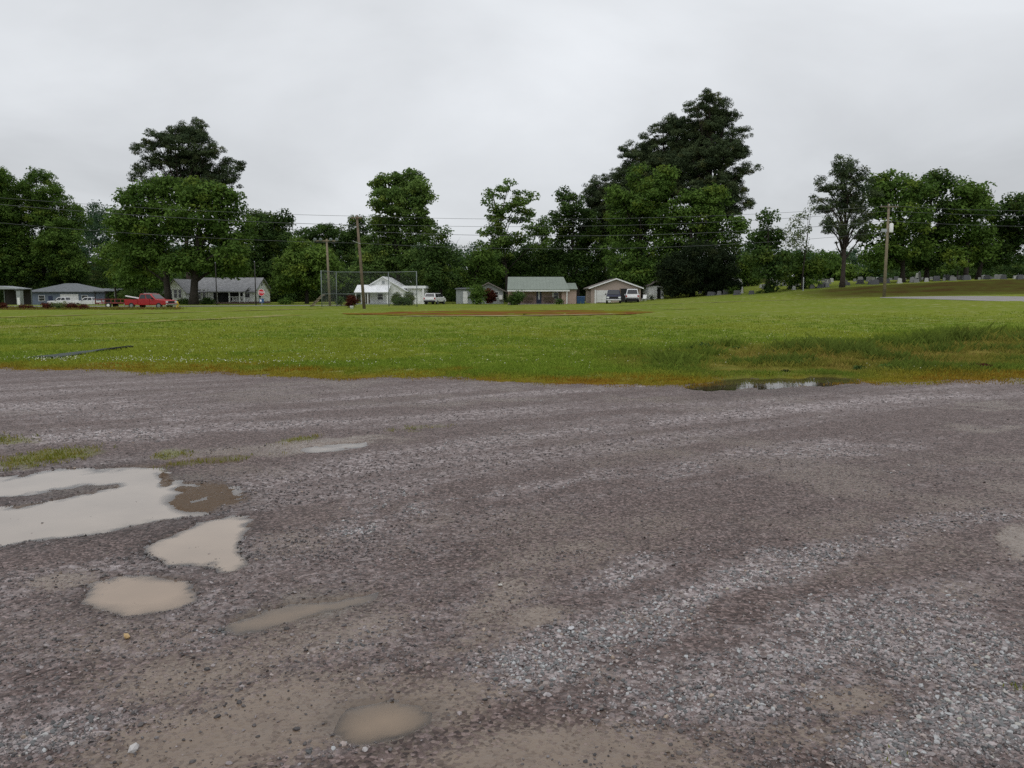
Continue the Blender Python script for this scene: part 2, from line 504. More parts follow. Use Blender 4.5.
def G(x, y):
    """gravel lot surface"""
    px, py = project(x, y, 0 * np.asarray(x))
    wa = np.clip((py - 293) / 220, .12, 1.2)
    pool = samp(POOL, px + ((fbm(x * 5, y * 5, 31, 3) - .5) * 16 + (fbm(x * 16, y * 16, 33, 2) - .5) * 9) * wa, py + ((fbm(x * 5, y * 5, 32, 3) - .5) * 8 + (fbm(x * 16, y * 16, 34, 2) - .5) * 4) * wa)
    z = (fbm(x * .6, y * .6, 1, 3) - .5) * .022 + (fbm(x * 3, y * 3, 2, 3) - .5) * .014 + (vnoise(x * 14, y * 14, 3) - .5) * .006
    z = z * (1 - .5 * pool) - .047 * pool
    si = samp(BROWN_REFL, px + (fbm(x * 4, y * 4, 35, 3) - .5) * 26, py + (fbm(x * 4, y * 4, 36, 3) - .5) * 9)
    z = z + np.clip(si * 1.5, 0, 1) * (.043 + (fbm(x * 9, y * 4, 37, 3) - .5) * .03) * ss(.1, .4, pool)  # ground lifted above the water to carry the painted reflection
    return z


def axis(fine0, fine1, step, lo, hi, grow=1.25):
    a = list(np.arange(fine0, fine1 + 1e-6, step)); s = step
    b = a[-1]
    while b < hi: s *= grow; b += s; a.append(min(b, hi))
    s = step; c = a[0]
    while c > lo: s *= grow; c -= s; a.insert(0, max(c, lo))
    return np.array(a)


def grid(xs, ys):
    X, Y = np.meshgrid(xs, ys)
    n, m = len(xs), len(ys)
    i = np.arange(n * m).reshape(m, n)
    F = np.stack([i[:-1, :-1], i[:-1, 1:], i[1:, 1:], i[1:, :-1]], -1).reshape(-1, 4)
    return X.ravel(), Y.ravel(), F


# gravel lot
X, Y, F = grid(axis(-12.5, 12.5, .05, -220, 220), axis(1.7, 18.5, .05, -60, 60))
ok = (Y[F].max(1) < E(X[F].mean(1)) + 1.6)
F = F[ok]
Z = G(X, Y)
px_, py_ = project(X, Y, 0 * X)
wob = (fbm(X * 2.5, Y * 2.5, 8, 3) - .5)
mud = samp(MUD, px_ + wob * 40, py_ + wob * 20)
loose = samp(LOOSE, px_ + wob * 50, py_ + wob * 14, .35)
loose0 = loose
u_, v_ = X * .86 + Y * .5, -X * .5 + Y * .86
streak = fbm(u_ * .2, v_ * 2.1, 21, 4)
loose = np.clip(loose * .8 + (streak - .5) * 1.9 * (1 - mud) + .07, 0, 1)
mudall = np.clip(mud + np.clip((fbm(X * .7, Y * .9, 41, 4) - .56) * 2.5, 0, .4) * (1 - loose), 0, 1)
pool_ = samp(POOL, px_, py_)
grs = samp(GRASSY, px_ + wob * 30, py_ + wob * 8)
me = mesh_np("gravel_lot", np.stack([X, Y, Z], 1), F, {"mud": ('FLOAT', mudall), "loose": ('FLOAT', loose), "pool": ('FLOAT', pool_), "grassy": ('FLOAT', grs), "wet": ('FLOAT', samp(WETM, px_ + wob * 30, py_ + wob * 10)), "brown_refl": ('FLOAT', samp(BROWN_REFL, px_ + wob * 26, py_ + wob * 9))}, True)


def mk_gravel():
    m, nt, b, o = new_mat("gravel")
    N, L = nt.nodes, nt.links
    tc = N.new("ShaderNodeTexCoord")

    def at(n):
        a = N.new("ShaderNodeAttribute"); a.attribute_name = n; return a.outputs["Fac"]

    def mixc(f, a, c):
        x = N.new("ShaderNodeMix"); x.data_type = 'RGBA'
        if hasattr(f, 'links'): L.new(f, x.inputs[0])
        else: x.inputs[0].default_value = f
        for s, v in ((6, a), (7, c)):
            if hasattr(v, 'links'): L.new(v, x.inputs[s])
            else: x.inputs[s].default_value = (*v, 1)
        return x.outputs[2]

    def vor(sc, feat='F1'):
        v = N.new("ShaderNodeTexVoronoi"); v.inputs["Scale"].default_value = sc; v.feature = feat
        L.new(tc.outputs["Object"], v.inputs["Vector"]); return v

    def mth(op, a, c):
        x = N.new("ShaderNodeMath"); x.operation = op
        for s, v in ((0, a), (1, c)):
            if hasattr(v, 'links'): L.new(v, x.inputs[s])
            else: x.inputs[s].default_value = v
        return x.outputs[0]
    v1, v2, v3 = vor(62), vor(30), vor(16)
    nz = N.new("ShaderNodeTexNoise"); nz.inputs["Scale"].default_value = 5; nz.inputs["Detail"].default_value = 8; L.new(tc.outputs["Object"], nz.inputs["Vector"])
    sepc = N.new("ShaderNodeSeparateColor"); L.new(v1.outputs["Color"], sepc.inputs[0])
    sepd = N.new("ShaderNodeSeparateColor"); L.new(v2.outputs["Color"], sepd.inputs[0])
    rp = N.new("ShaderNodeValToRGB"); L.new(sepc.outputs[0], rp.inputs[0])
    e = rp.color_ramp.elements
    e[0].position = 0; e[0].color = (.035, .023, .020, 1); e[1].position = 1; e[1].color = (.25, .185, .172, 1)
    for p_, c_ in ((.45, (.077, .050, .043)), (.8, (.15, .107, .097))):
        k = e.new(p_); k.color = (*c_, 1)
    rp2 = N.new("ShaderNodeValToRGB"); L.new(sepd.outputs[0], rp2.inputs[0])
    e = rp2.color_ramp.elements
    e[0].position = 0; e[0].color = (.075, .057, .055, 1); e[1].position = 1; e[1].color = (.48, .425, .42, 1)
    k = e.new(.5); k.color = (.23, .182, .174, 1)
    lo = mth('ADD', at("loose"), mth('MULTIPLY', mth('SUBTRACT', nz.outputs["Fac"], .5), .9))
    lcl = N.new("ShaderNodeClamp"); L.new(lo, lcl.inputs[0])
    c = mixc(lcl.outputs[0], rp.outputs[0], rp2.outputs[0])
    mudc = mixc(nz.outputs["Fac"], (.125, .089, .064), (.20, .146, .104))
    mf = mth('ADD', mth('MULTIPLY', at("mud"), 1.3), mth('MULTIPLY', mth('SUBTRACT', sepc.outputs[1], .62), .8))
    mcl = N.new("ShaderNodeClamp"); L.new(mth('MULTIPLY', mth('SUBTRACT', mf, .12), 1.25), mcl.inputs[0])
    c = mixc(mcl.outputs[0], c, mudc)
    dk = N.new("ShaderNodeVectorMath"); dk.operation = 'SCALE'; L.new(c, dk.inputs[0]); L.new(mth('SUBTRACT', 1.0, mth('MULTIPLY', at("wet"), .38)), dk.inputs["Scale"])
    c = dk.outputs[0]
    c = mixc(mth('MULTIPLY', at("pool"), .8), c, (.17, .125, .088))
    c = mixc(mth('MINIMUM', mth('MULTIPLY', at("brown_refl"), 2.2), .92), c, (.080, .044, .017))  # brown of the reflection put into the ground colour
    gf = N.new("ShaderNodeClamp"); L.new(mth('MULTIPLY', mth('SUBTRACT', mth('ADD', at("grassy"), nz.outputs["Fac"]), .75), 1.6), gf.inputs[0])
    c = mixc(gf.outputs[0], c, (.13, .125, .03))
    L.new(c, b.inputs["Base Color"])
    # the fine silt holds the water: smoother than the stones
    rr = N.new("ShaderNodeMapRange"); rr.inputs[3].default_value = .58; rr.inputs[4].default_value = .24
    L.new(mcl.outputs[0], rr.inputs[0]); L.new(rr.outputs[0], b.inputs["Roughness"])
    sr = N.new("ShaderNodeMapRange"); sr.inputs[3].default_value = .28; sr.inputs[4].default_value = .5
    L.new(mcl.outputs[0], sr.inputs[0]); L.new(sr.outputs[0], b.inputs["Specular IOR Level"])
    hgt = mth('ADD', mth('MULTIPLY', v1.outputs["Distance"], -.5), mth('MULTIPLY', v2.outputs["Distance"], -.7))
    hgt = mth('ADD', mth('MULTIPLY', hgt, mth('SUBTRACT', 1.0, mth('MULTIPLY', mcl.outputs[0], .88))), mth('MULTIPLY', nz.outputs["Fac"], .35))
    bp = N.new("ShaderNodeBump"); bp.inputs["Strength"].default_value = .9; bp.inputs["Distance"].default_value = .02
    L.new(hgt, bp.inputs["Height"]); L.new(bp.outputs[0], b.inputs["Normal"])
    return m


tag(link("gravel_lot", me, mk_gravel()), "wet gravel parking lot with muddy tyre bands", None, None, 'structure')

# grass field, hills and cemetery rise
X, Y, F = grid(axis(-22, 22, .22, -700, 700, 1.18), axis(12.5, 22, .14, 12.4, 900, 1.06))
ed = E(X)
keep = Y[F].max(1) > ed[F].min(1) - .9
F = F[keep]
d = Y - ed
px_, py_ = project(X, Y, H(X, Y))
rough_f = samp(ell(np.zeros((IH, IW), np.float32), [(860, 362, 240, 20, 0, 1), (1000, 352, 120, 22, 0, 1), (690, 366, 110, 16, 6, .9)]), px_, py_) + ss(8, 14, X) * (1 - ss(20, 26, Y)) * (px_ > 1040)
rough_f = np.clip(rough_f, 0, 1)
pool_f = samp(POOL, px_, py_)
Z = H(X, Y) + np.where(d < 0, d * .16, ss(0, 1.2, d) * .05) + (fbm(X * .5, Y * .5, 61, 3) - .5) * .06 * ss(0, 3, d) + rough_f * (fbm(X * .9, Y * .9, 63, 3) - .45) * .22 * ss(1, 4, d) - pool_f * .17
Z = Z + (fbm(X * 4, Y * 4, 64, 3) - .5) * .05
bare = np.clip(1 - ss(-.2, 1.3, d + (fbm(X * 1.2, Y * 1.2, 66) - .5) * 1.5), 0, 1)
bankm = ss(86, 89, Y) * (1 - ss(97.5, 100.5, Y)) * ss(30, 40, X)
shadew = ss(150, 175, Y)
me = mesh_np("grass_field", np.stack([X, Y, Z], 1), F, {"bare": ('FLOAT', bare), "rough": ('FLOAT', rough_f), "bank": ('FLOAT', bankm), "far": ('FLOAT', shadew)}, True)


def mk_field():
    m, nt, b, o = new_mat("field_grass")
    N, L = nt.nodes, nt.links
    tc = N.new("ShaderNodeTexCoord")

    def at(n):
        a = N.new("ShaderNodeAttribute"); a.attribute_name = n; return a.outputs["Fac"]

    def mixc(f, a, c):
        x = N.new("ShaderNodeMix"); x.data_type = 'RGBA'
        L.new(f, x.inputs[0])
        for s, v in ((6, a), (7, c)):
            if hasattr(v, 'links'): L.new(v, x.inputs[s])
            else: x.inputs[s].default_value = (*v, 1)
        return x.outputs[2]

    def noise(sc, det=6, sx=1, sy=1, lo=.35, hi=.65):
        mp = N.new("ShaderNodeMapping"); mp.inputs["Scale"].default_value = (sx, sy, 1); L.new(tc.outputs["Object"], mp.inputs[0])
        n = N.new("ShaderNodeTexNoise"); n.inputs["Scale"].default_value = sc; n.inputs["Detail"].default_value = det; L.new(mp.outputs[0], n.inputs["Vector"])
        r = N.new("ShaderNodeMapRange"); r.inputs[1].default_value = lo; r.inputs[2].default_value = hi; L.new(n.outputs["Fac"], r.inputs[0])
        return r.outputs[0]
    c = mixc(noise(.11, 6, 1, .8), (.146, .192, .030), (.212, .236, .036))
    c = mixc(noise(.5, 8, .6, 1, .45, .75), c, (.225, .225, .06))
    c = mixc(noise(14, 3, 1, 1, .3, .75), c, (.092, .13, .02))
    c = mixc(noise(2.3, 8, .7, .9, .57, .72), c, (.30, .30, .15))
    c = mixc(at("rough"), c, mixc(noise(1.2, 6, .5, 1.4), (.10, .11, .022), (.19, .155, .04)))
    c = mixc(at("bare"), c, mixc(noise(1.5, 5), (.17, .12, .016), (.15, .08, .016)))
    c = mixc(at("bank"), c, mixc(noise(.9, 6, .4, 1), (.058, .040, .015), (.068, .074, .017)))  # grass and clay bank, its colour darkened for the trees' shade
    c = mixc(at("far"), c, (.03, .035, .012))  # shade behind the trees painted into the ground colour
    L.new(c, b.inputs["Base Color"]); b.inputs["Roughness"].default_value = .9; b.inputs["Specular IOR Level"].default_value = .0
    bp = N.new("ShaderNodeBump"); bp.inputs["Strength"].default_value = .6; bp.inputs["Distance"].default_value = .06
    n = N.new("ShaderNodeTexNoise"); n.inputs["Scale"].default_value = 9; n.inputs["Detail"].default_value = 8; L.new(tc.outputs["Object"], n.inputs["Vector"])
    L.new(n.outputs["Fac"], bp.inputs["Height"]); L.new(bp.outputs[0], b.inputs["Normal"])
    return m


tag(link("grass_field", me, mk_field()), "mown green field rising to the tree line", None, None, 'structure')


# water in the hollows
def mk_water(name, base):
    m, nt, b, o = new_mat(name)
    N, L = nt.nodes, nt.links
    b.inputs["Base Color"].default_value = (*base, 1)
    b.inputs["Roughness"].default_value = .02
    b.inputs["IOR"].default_value = 1.34
    b.inputs["Specular IOR Level"].default_value = .5
    a = N.new("ShaderNodeAttribute"); a.attribute_name = "depth"
    mr = N.new("ShaderNodeMapRange"); mr.inputs[1].default_value = 0; mr.inputs[2].default_value = .030
    mr.inputs[3].default_value = .0; mr.inputs[4].default_value = .96
    L.new(a.outputs["Fac"], mr.inputs[0])
    # murky body under a clear mirror surface
    dif = N.new("ShaderNodeBsdfDiffuse"); dif.inputs["Color"].default_value = (*base, 1)
    tr = N.new("ShaderNodeBsdfTransparent")
    sn = N.new("ShaderNodeTexNoise"); sn.inputs["Scale"].default_value = 2.2; sn.inputs["Detail"].default_value = 5
    tcs = N.new("ShaderNodeTexCoord"); L.new(tcs.outputs["Object"], sn.inputs["Vector"])
    sc_ = N.new("ShaderNodeMix"); sc_.data_type = 'RGBA'; L.new(sn.outputs["Fac"], sc_.inputs[0])
    sc_.inputs[6].default_value = (base[0] * .75, base[1] * .74, base[2] * .74, 1); sc_.inputs[7].default_value = (min(1, base[0] * 1.2), base[1] * 1.18, base[2] * 1.15, 1)
    L.new(sc_.outputs[2], dif.inputs["Color"])
    body = N.new("ShaderNodeMixShader"); L.new(mr.outputs[0], body.inputs[0]); L.new(tr.outputs[0], body.inputs[1]); L.new(dif.outputs[0], body.inputs[2])
    gl = N.new("ShaderNodeBsdfGlossy"); gl.inputs["Roughness"].default_value = .015
    fr = N.new("ShaderNodeFresnel"); fr.inputs["IOR"].default_value = 1.46
    tc = N.new("ShaderNodeTexCoord"); n = N.new("ShaderNodeTexNoise"); n.inputs["Scale"].default_value = 7; n.inputs["Detail"].default_value = 2
    L.new(tc.outputs["Object"], n.inputs["Vector"])
    bp = N.new("ShaderNodeBump"); bp.inputs["Strength"].default_value = .05; bp.inputs["Distance"].default_value = .01
    L.new(n.outputs["Fac"], bp.inputs["Height"]); L.new(bp.outputs[0], gl.inputs["Normal"])
    mx = N.new("ShaderNodeMixShader"); L.new(fr.outputs[0], mx.inputs[0]); L.new(body.outputs[0], mx.inputs[1]); L.new(gl.outputs[0], mx.inputs[2])
    L.new(mx.outputs[0], o.inputs["Surface"])
    return m


WATER = {'tan': mk_water('muddy_water', (.33, .25, .185)), 'mud': mk_water('mud_water', (.225, .163, .110)), 'cream': mk_water('cream_water', (.36, .29, .23)), 'pale': mk_water('pale_water', (.35, .30, .255)), 'dark': mk_water('ditch_water', (.07, .05, .03))}
PUD = [(0, 'pale', "long pale puddle reflecting the sky at the left of the lot"), (1, 'cream', "tan puddle with a pointed tail beside the long puddle"), (2, 'tan', "oval tan puddle on the gravel"),
       (3, 'mud', "shallow drawn out muddy puddle"), (4, 'mud', "shallow muddy puddle nearest the camera"), (5, 'dark', "dark puddle between gravel and weeds"), (7, 'pale', "thin wet streak by the grass tufts")]
for i, mt, lab in PUD:
    pts = np.array([gp(max(-30, p[0]), p[1]) for p in PUD_POLYS[i]])
    x0, y0 = pts.min(0) - .5; x1, y1 = pts.max(0) + .5
    st = .03 if i < 5 else .05
    X, Y, F = grid(np.arange(x0, x1, st), np.arange(y0, y1, st))
    g = G(X, Y)
    a, b_ = project(X, Y, 0 * X)
    near = blur(poly_mask(PUD_POLYS[i]), 6, 4, 2)
    nr = samp(near, a, b_)
    lev = LEVEL if i < 7 else -.016
    dep = lev - g
    F = F[((dep[F] > -.006).any(1)) & ((nr[F] > .06).any(1))]
    if len(F) == 0: continue
    used = np.unique(F); mp = np.zeros(len(X), int); mp[used] = np.arange(len(used))
    me = mesh_np("puddle", np.stack([X[used], Y[used], np.full(len(used), lev)], 1), mp[F], {"depth": ('FLOAT', np.clip(dep[used], 0, 1) * np.clip(nr[used] * 3, 0, 1))})
    tag(link("puddle", me, WATER[mt]), lab, None, None, 'structure')

# ------------------------------------------------------------------ loose stones
ICO_V = []
t_ = (1 + 5 ** .5) / 2
for a, b_ in ((-1, t_), (1, t_), (-1, -t_), (1, -t_)): ICO_V.append((a, b_, 0))
for a, b_ in ((-1, t_), (1, t_), (-1, -t_), (1, -t_)): ICO_V.append((0, a, b_))
for a, b_ in ((-1, t_), (1, t_), (-1, -t_), (1, -t_)): ICO_V.append((b_, 0, a))
ICO_V = np.array(ICO_V) / np.linalg.norm(ICO_V[0])
ICO_F = np.array([(0, 11, 5), (0, 5, 1), (0, 1, 7), (0, 7, 10), (0, 10, 11), (1, 5, 9), (5, 11, 4), (11, 10, 2), (10, 7, 6), (7, 1, 8), (3, 9, 4), (3, 4, 2), (3, 2, 6), (3, 6, 8), (3, 8, 9), (4, 9, 5), (2, 4, 11), (6, 2, 10), (8, 6, 7), (9, 8, 1)])
OCT_V = np.array([(1, 0, 0), (-1, 0, 0), (0, 1, 0), (0, -1, 0), (0, 0, 1), (0, 0, -1)], float)
OCT_F = np.array([(0, 2, 4), (2, 1, 4), (1, 3, 4), (3, 0, 4), (2, 0, 5), (1, 2, 5), (3, 1, 5), (0, 3, 5)])


def rotmats(n, g):
    q = g.normal(size=(n, 4)); q /= np.linalg.norm(q, axis=1)[:, None]
    a, b, c, d = q.T
    return np.stack([np.stack([1 - 2 * (c * c + d * d), 2 * (b * c - a * d), 2 * (b * d + a * c)], 1),
                     np.stack([2 * (b * c + a * d), 1 - 2 * (b * b + d * d), 2 * (c * d - a * b)], 1),
                     np.stack([2 * (b * d - a * c), 2 * (c * d + a * b), 1 - 2 * (b * b + c * c)], 1)], 1)


def stones(name, x, y, z, size, col, BV, BF, g):
    n, k = len(x), len(BV)
    V = BV[None] * (1 + g.uniform(-.28, .28, (n, k, 1)))
    V = V * np.stack([np.ones(n), g.uniform(.6, .95, n), g.uniform(.45, .8, n)], 1)[:, None, :]
    V = np.einsum('nij,nkj->nki', rotmats(n, g), V)
    V[:, :, 2] *= .8
    V = V * size[:, None, None] + np.stack([x, y, z], 1)[:, None, :]
    Fx = (BF[None] + (np.arange(n) * k)[:, None, None]).reshape(-1, 3)
    return mesh_np(name, V.reshape(-1, 3), Fx, {"col": ('FLOAT_COLOR', np.repeat(col, k, 0))})


def stone_cols(n, g):
    v = g.choice([.07, .12, .19, .30, .44], n, p=[.24, .27, .26, .17, .06]) * g.uniform(.8, 1.2, n)
    tint = g.choice(4, n, p=[.66, .22, .09, .03])
    T = np.array([(1, .865, .845), (1, .83, .76), (1, .91, .92), (1, .78, .6)])
    return v[:, None] * T[tint]


def scatter_stones(name, n, row0, row1, s0, s1, BV, BF, seed, keepbase):
    g = np.random.default_rng(seed)
    py = g.uniform(row0, row1, n); px = g.uniform(-60, 1084, n)
    d0, d1, d2 = ray(px, py)
    t = -CAMZ / d2
    x, y = d0 * t, d1 * t
    wv = (fbm(x * 2.5, y * 2.5, 8, 3) - .5)
    lo = samp(LOOSE, px + wv * 50, py + wv * 14, .35); md = samp(MUD, px + wv * 40, py + wv * 20)
    po = samp(POOL, px, py)
    st = fbm((x * .86 + y * .5) * .2, (-x * .5 + y * .86) * 2.1, 21, 4)
    pr = np.maximum(np.clip(lo ** 1.3 * .95 + (st - .5) * 1.7 + keepbase, 0.02, 1), ss(.5, .9, lo)) * np.clip(1 - md * 1.05, .04, 1) * np.maximum(1 - ss(.25, .6, po), .012)
    pr = pr * (.35 + 1.1 * fbm(x * 6, y * 6, 77, 2))
    k = (g.uniform(size=n) < pr) & (y < E(x) + .1)
    x, y, lo = x[k], y[k], lo[k]
    n = len(x)
    sz = np.exp(g.normal(0, .48, n)) * (s0 + (s1 - s0) * lo)
    sz = np.clip(sz, .003, .016)
    z = np.maximum(G(x, y) + sz * .12, LEVEL - sz * .25)
    col = np.clip(stone_cols(n, g) * (.65 + .7 * lo)[:, None], (.12 * lo)[:, None] + .02, .36)
    return stones(name, x, y, z, sz, col, BV, BF, g)


tag(link("gravel_stones", scatter_stones("gravel_stones", 95000, 545, 800, .0046, .0074, ICO_V, ICO_F, 11, .22), M['stone']),
    "loose angular grey gravel stones on the near lot", "gravel", None, 'stuff')
tag(link("far_gravel", scatter_stones("far_gravel", 90000, 384, 560, .009, .0135, OCT_V, OCT_F, 12, .14), M['stone']),
    "loose grey gravel spread over the far lot", "gravel", None, 'stuff')
for (px, py, s, c, lab) in ((127, 641, .022, (.42, .28, .12), "single yellowish stone lying on the dark gravel by the oval puddle"), (135, 752, .024, (.42, .40, .39), "pale flat stone half sunk in mud near the bottom left"),
                            (500, 586, .016, (.5, .48, .44), "small whitish stone on the brown mud left of the loose gravel"), (571, 630, .024, (.45, .44, .45), "larger pale stone on top of the loose gravel heap")):
    gx, gy = gp(px, py)
    g = np.random.default_rng(px)
    me = stones("stone", np.zeros(1), np.zeros(1), np.array([s * .35]), np.array([s]), np.array([c]), ICO_V, ICO_F, g)
    o = link("stone", me, M['stone']); o.location = (gx, gy, float(G(np.array([gx]), np.array([gy]))[0]))
    tag(o, lab, "stone")


# ------------------------------------------------------------------ grass blades
def blades(name, x, y, z, h, wd, col, per, g, spread):
    n = len(x)
    x = np.repeat(x, per) + g.normal(0, 1, n * per) * np.repeat(spread, per)
    y = np.repeat(y, per) + g.normal(0, 1, n * per) * np.repeat(spread, per)
    z = np.repeat(z, per); h = np.repeat(h, per) * g.uniform(.55, 1.2, n * per); wd = np.repeat(wd, per)
    an = g.uniform(0, math.pi, n * per); ln = g.normal(0, .35, (n * per, 2))
    dx_, dy_ = np.cos(an) * wd / 2, np.sin(an) * wd / 2
    V = np.zeros((n * per, 4, 3))
    V[:, 0] = np.stack([x - dx_, y - dy_, z - .01], 1); V[:, 1] = np.stack([x + dx_, y + dy_, z - .01], 1)
    mx_, my_ = x + ln[:, 0] * h * .35, y + ln[:, 1] * h * .35
    V[:, 2] = np.stack([mx_ + dx_ * .8, my_ + dy_ * .8, z + h * .6], 1)
    V[:, 3] = np.stack([x + ln[:, 0] * h, y + ln[:, 1] * h, z + h], 1)
    b = (np.arange(n * per) * 4)[:, None]
    Fx = np.concatenate([b + np.array([0, 1, 2]), b + np.array([0, 2, 3])])
    c = np.repeat(np.repeat(col, per, 0) * g.uniform(.75, 1.25, (n * per, 1)), 4, 0)
    return mesh_np(name, V.reshape(-1, 3), Fx, {"col": ('FLOAT_COLOR', c)})


ROUGH = ell(np.zeros((IH, IW), np.float32), [(870, 362, 230, 18, 0, 1), (1000, 350, 130, 20, 0, 1), (690, 368, 90, 12, 6, .7), (730, 352, 60, 8, 0, .7)])


def field_z(x, y):
    return H(x, y) + ss(0, 1.2, y - E(x)) * .05


def grass_patch(n, row0, row1, seed):
    g = np.random.default_rng(seed)
    py = row0 + (row1 - row0) * g.uniform(size=n) ** .8; px = g.uniform(-80, 1104, n)
    d0, d1, d2 = ray(px, py); t = -CAMZ / d2; x, y = d0 * t, d1 * t
    d = y - E(x)
    rf = samp(ROUGH, np.clip(px, 0, 1023), py)
    k = (d > -.25 + .35 * g.uniform(size=n) - np.clip(fbm(x * 1.6, y * 1.6, 92, 3) - .5, 0, 1) * 2.2 * g.uniform(size=n)) & (samp(POOL, px, py) < .35 + .35 * g.uniform(size=n))
    x, y, d, rf, px, py = x[k], y[k], d[k], rf[k], px[k], py[k]
    n = len(x)
    dry = np.clip(1 - ss(.1, 1.7, d + (fbm(x * .9, y * .9, 91) - .5) * 3.0), 0, 1) * np.interp(px, [0, 300, 500, 1024], [.75, .9, 1, .8])
    green = np.where((fbm(x * .25, y * .3, 93) > .5)[:, None], np.array([[.166, .236, .030]]), np.array([[.230, .270, .036]]))
    col = green * g.uniform(.8, 1.2, (n, 1))
    clump = fbm(x * .8, y * .9, 95)
    wc = np.where((clump > .56)[:, None], np.array([[.115, .155, .03]]), np.where((clump > .45)[:, None], np.array([[.20, .19, .038]]), np.array([[.27, .215, .055]])))
    col = col * (1 - rf[:, None]) + wc * rf[:, None]
    dc = np.where((fbm(x * .7, y * 1.2, 97) > .52)[:, None], np.array([[.27, .15, .02]]), np.array([[.27, .215, .026]]))
    col = col * (1 - dry[:, None]) + dc * dry[:, None] * g.uniform(.8, 1.15, (n, 1))
    h = g.uniform(.03, .06, n) + rf * np.clip(clump - .34, 0, 1) * np.clip(.10 + .16 * d, .1, 1.15) * g.uniform(.4, 1.1, n) + .02 * (1 - dry)
    h = h * np.clip(ss(-.3, .5, d), .5, 1) * np.where((px > 700) & (px < 865) & (d < 2.5), .5, 1)
    wd = np.clip(y * .0009, .008, .05)
    return blades("grass", x, y, field_z(x, y), h, wd, col, 4, g, .04 + .002 * y)


tag(link("grass", grass_patch(70000, 318, 391, 21), M['grass']), "short grass and rough weeds along the field", "grass", None, 'stuff')


def verge(n, seed):
    g = np.random.default_rng(seed)
    px = g.uniform(-15, 182, n); D = g.uniform(76, 83.5, n)
    x = (px - 512) / FPX * D; y = D
    k = g.uniform(size=n) < np.clip(fbm(x * .45, y * .6, 71, 3) * 2.2 - .55, 0, 1)
    x, y = x[k], y[k]; n = len(x)
    col = np.array([[.13, .15, .03], [.20, .17, .05], [.16, .07, .03]])[g.choice(3, n, p=[.5, .3, .2])]
    h = g.uniform(.08, .32, n) * (.4 + fbm(x * .5, y * .5, 72, 2))
    return blades("verge_grass", x, y, H(x, y) + .03, h, np.full(n, .05), col, 4, g, np.full(n, .22))


tag(link("verge_grass", verge(3600, 24), M['grass']), "tall unmown verge grass before the parked vehicles", "grass", None, 'stuff')


def tuft_patch(n, seed):
    g = np.random.default_rng(seed)
    px = g.uniform(-20, 1040, n); py = g.uniform(420, 775, n)
    gm = samp(GRASSY, px, py)
    k = g.uniform(size=n) < gm * .8
    px, py = px[k], py[k]
    d0, d1, d2 = ray(px, py); t = -CAMZ / d2; x, y = d0 * t, d1 * t
    n = len(x)
    col = np.where((g.uniform(size=n) > .4)[:, None], np.array([[.17, .185, .026]]), np.array([[.24, .21, .05]]))
    h = g.uniform(.014, .042, n)
    return blades("sparse_grass", x, y, G(x, y), h, np.full(n, .006), col, 4, g, np.full(n, .02))


tag(link("sparse_grass", tuft_patch(150000, 22), M['grass']), "thin yellowish grass growing through the gravel", "grass", None, 'stuff')


def clover(n, seed):
    g = np.random.default_rng(seed)
    CL = ell(np.zeros((IH, IW), np.float32), [(170, 364.5, 170, 2.6, 1, 1.6), (60, 363, 50, 2.2, 0, 1.6), (330, 362, 120, 9, 0, .3), (240, 352, 150, 10, 0, .16), (760, 357, 40, 3, 0, .6), (810, 361, 20, 4, 0, .7), (860, 324, 160, 5, 0, .2),
                                              (600, 362, 200, 10, 0, .1), (512, 338, 600, 18, 0, .13), (900, 370, 60, 4, 0, .25)])
    px = g.uniform(-10, 1034, n); py = g.uniform(315, 380, n)
    k = g.uniform(size=n) < samp(CL, px, np.maximum(py, 331)) * (.3 + 1.2 * fbm(px * .03, py * .12, 5)) * .55
    px, py = px[k], py[k]
    d0, d1, d2 = ray(px, py); t = -CAMZ / d2; x, y = d0 * t, d1 * t
    k = y > E(x) + .3; x, y = x[k], y[k]; n = len(x)
    sz = g.uniform(.010, .019, n)
    col = np.repeat(np.array([[.66, .66, .52]]), n, 0) * g.uniform(.7, 1.1, (n, 1))
    return stones("clover_flowers", x, y, field_z(x, y) + g.uniform(.05, .09, n), sz, col, OCT_V, OCT_F, g)


tag(link("clover_flowers", clover(26000, 23), attr_mat('clover', .8, 0, .1)), "small white clover heads along the field edge", "flowers", None, 'stuff')


# ------------------------------------------------------------------ trees
KIND = {  # two leaf greens (linear), leaf length m, leaf aspect, clump radius m
    'oak': ((0.051, 0.100, 0.020), (0.128, 0.210, 0.041), .46, .62, 1.2),
    'light': ((0.065, 0.120, 0.022), (0.159, 0.244, 0.046), .44, .62, 1.1),
    'dark': ((0.035, 0.069, 0.020), (0.085, 0.144, 0.034), .44, .6, 1.15),
    'poplar': ((0.065, 0.120, 0.029), (0.165, 0.250, 0.061), .42, .7, 1.0),
    'pine': ((0.033, 0.053, 0.027), (0.093, 0.124, 0.054), .38, .28, .70),
    'cedar': ((.011, .020, .010), (.024, .037, .014), .38, .3, .9),
    'red': ((.060, .014, .012), (.11, .04, .022), .3, .6, .6),
    'far': ((0.037, 0.076, 0.041), (0.088, 0.149, 0.068), .6, .65, 1.6),  # bluish greens: haze of distance put into the leaf colour
    'airy': ((.085, .125, .04), (.16, .20, .085), .34, .45, .8),
}


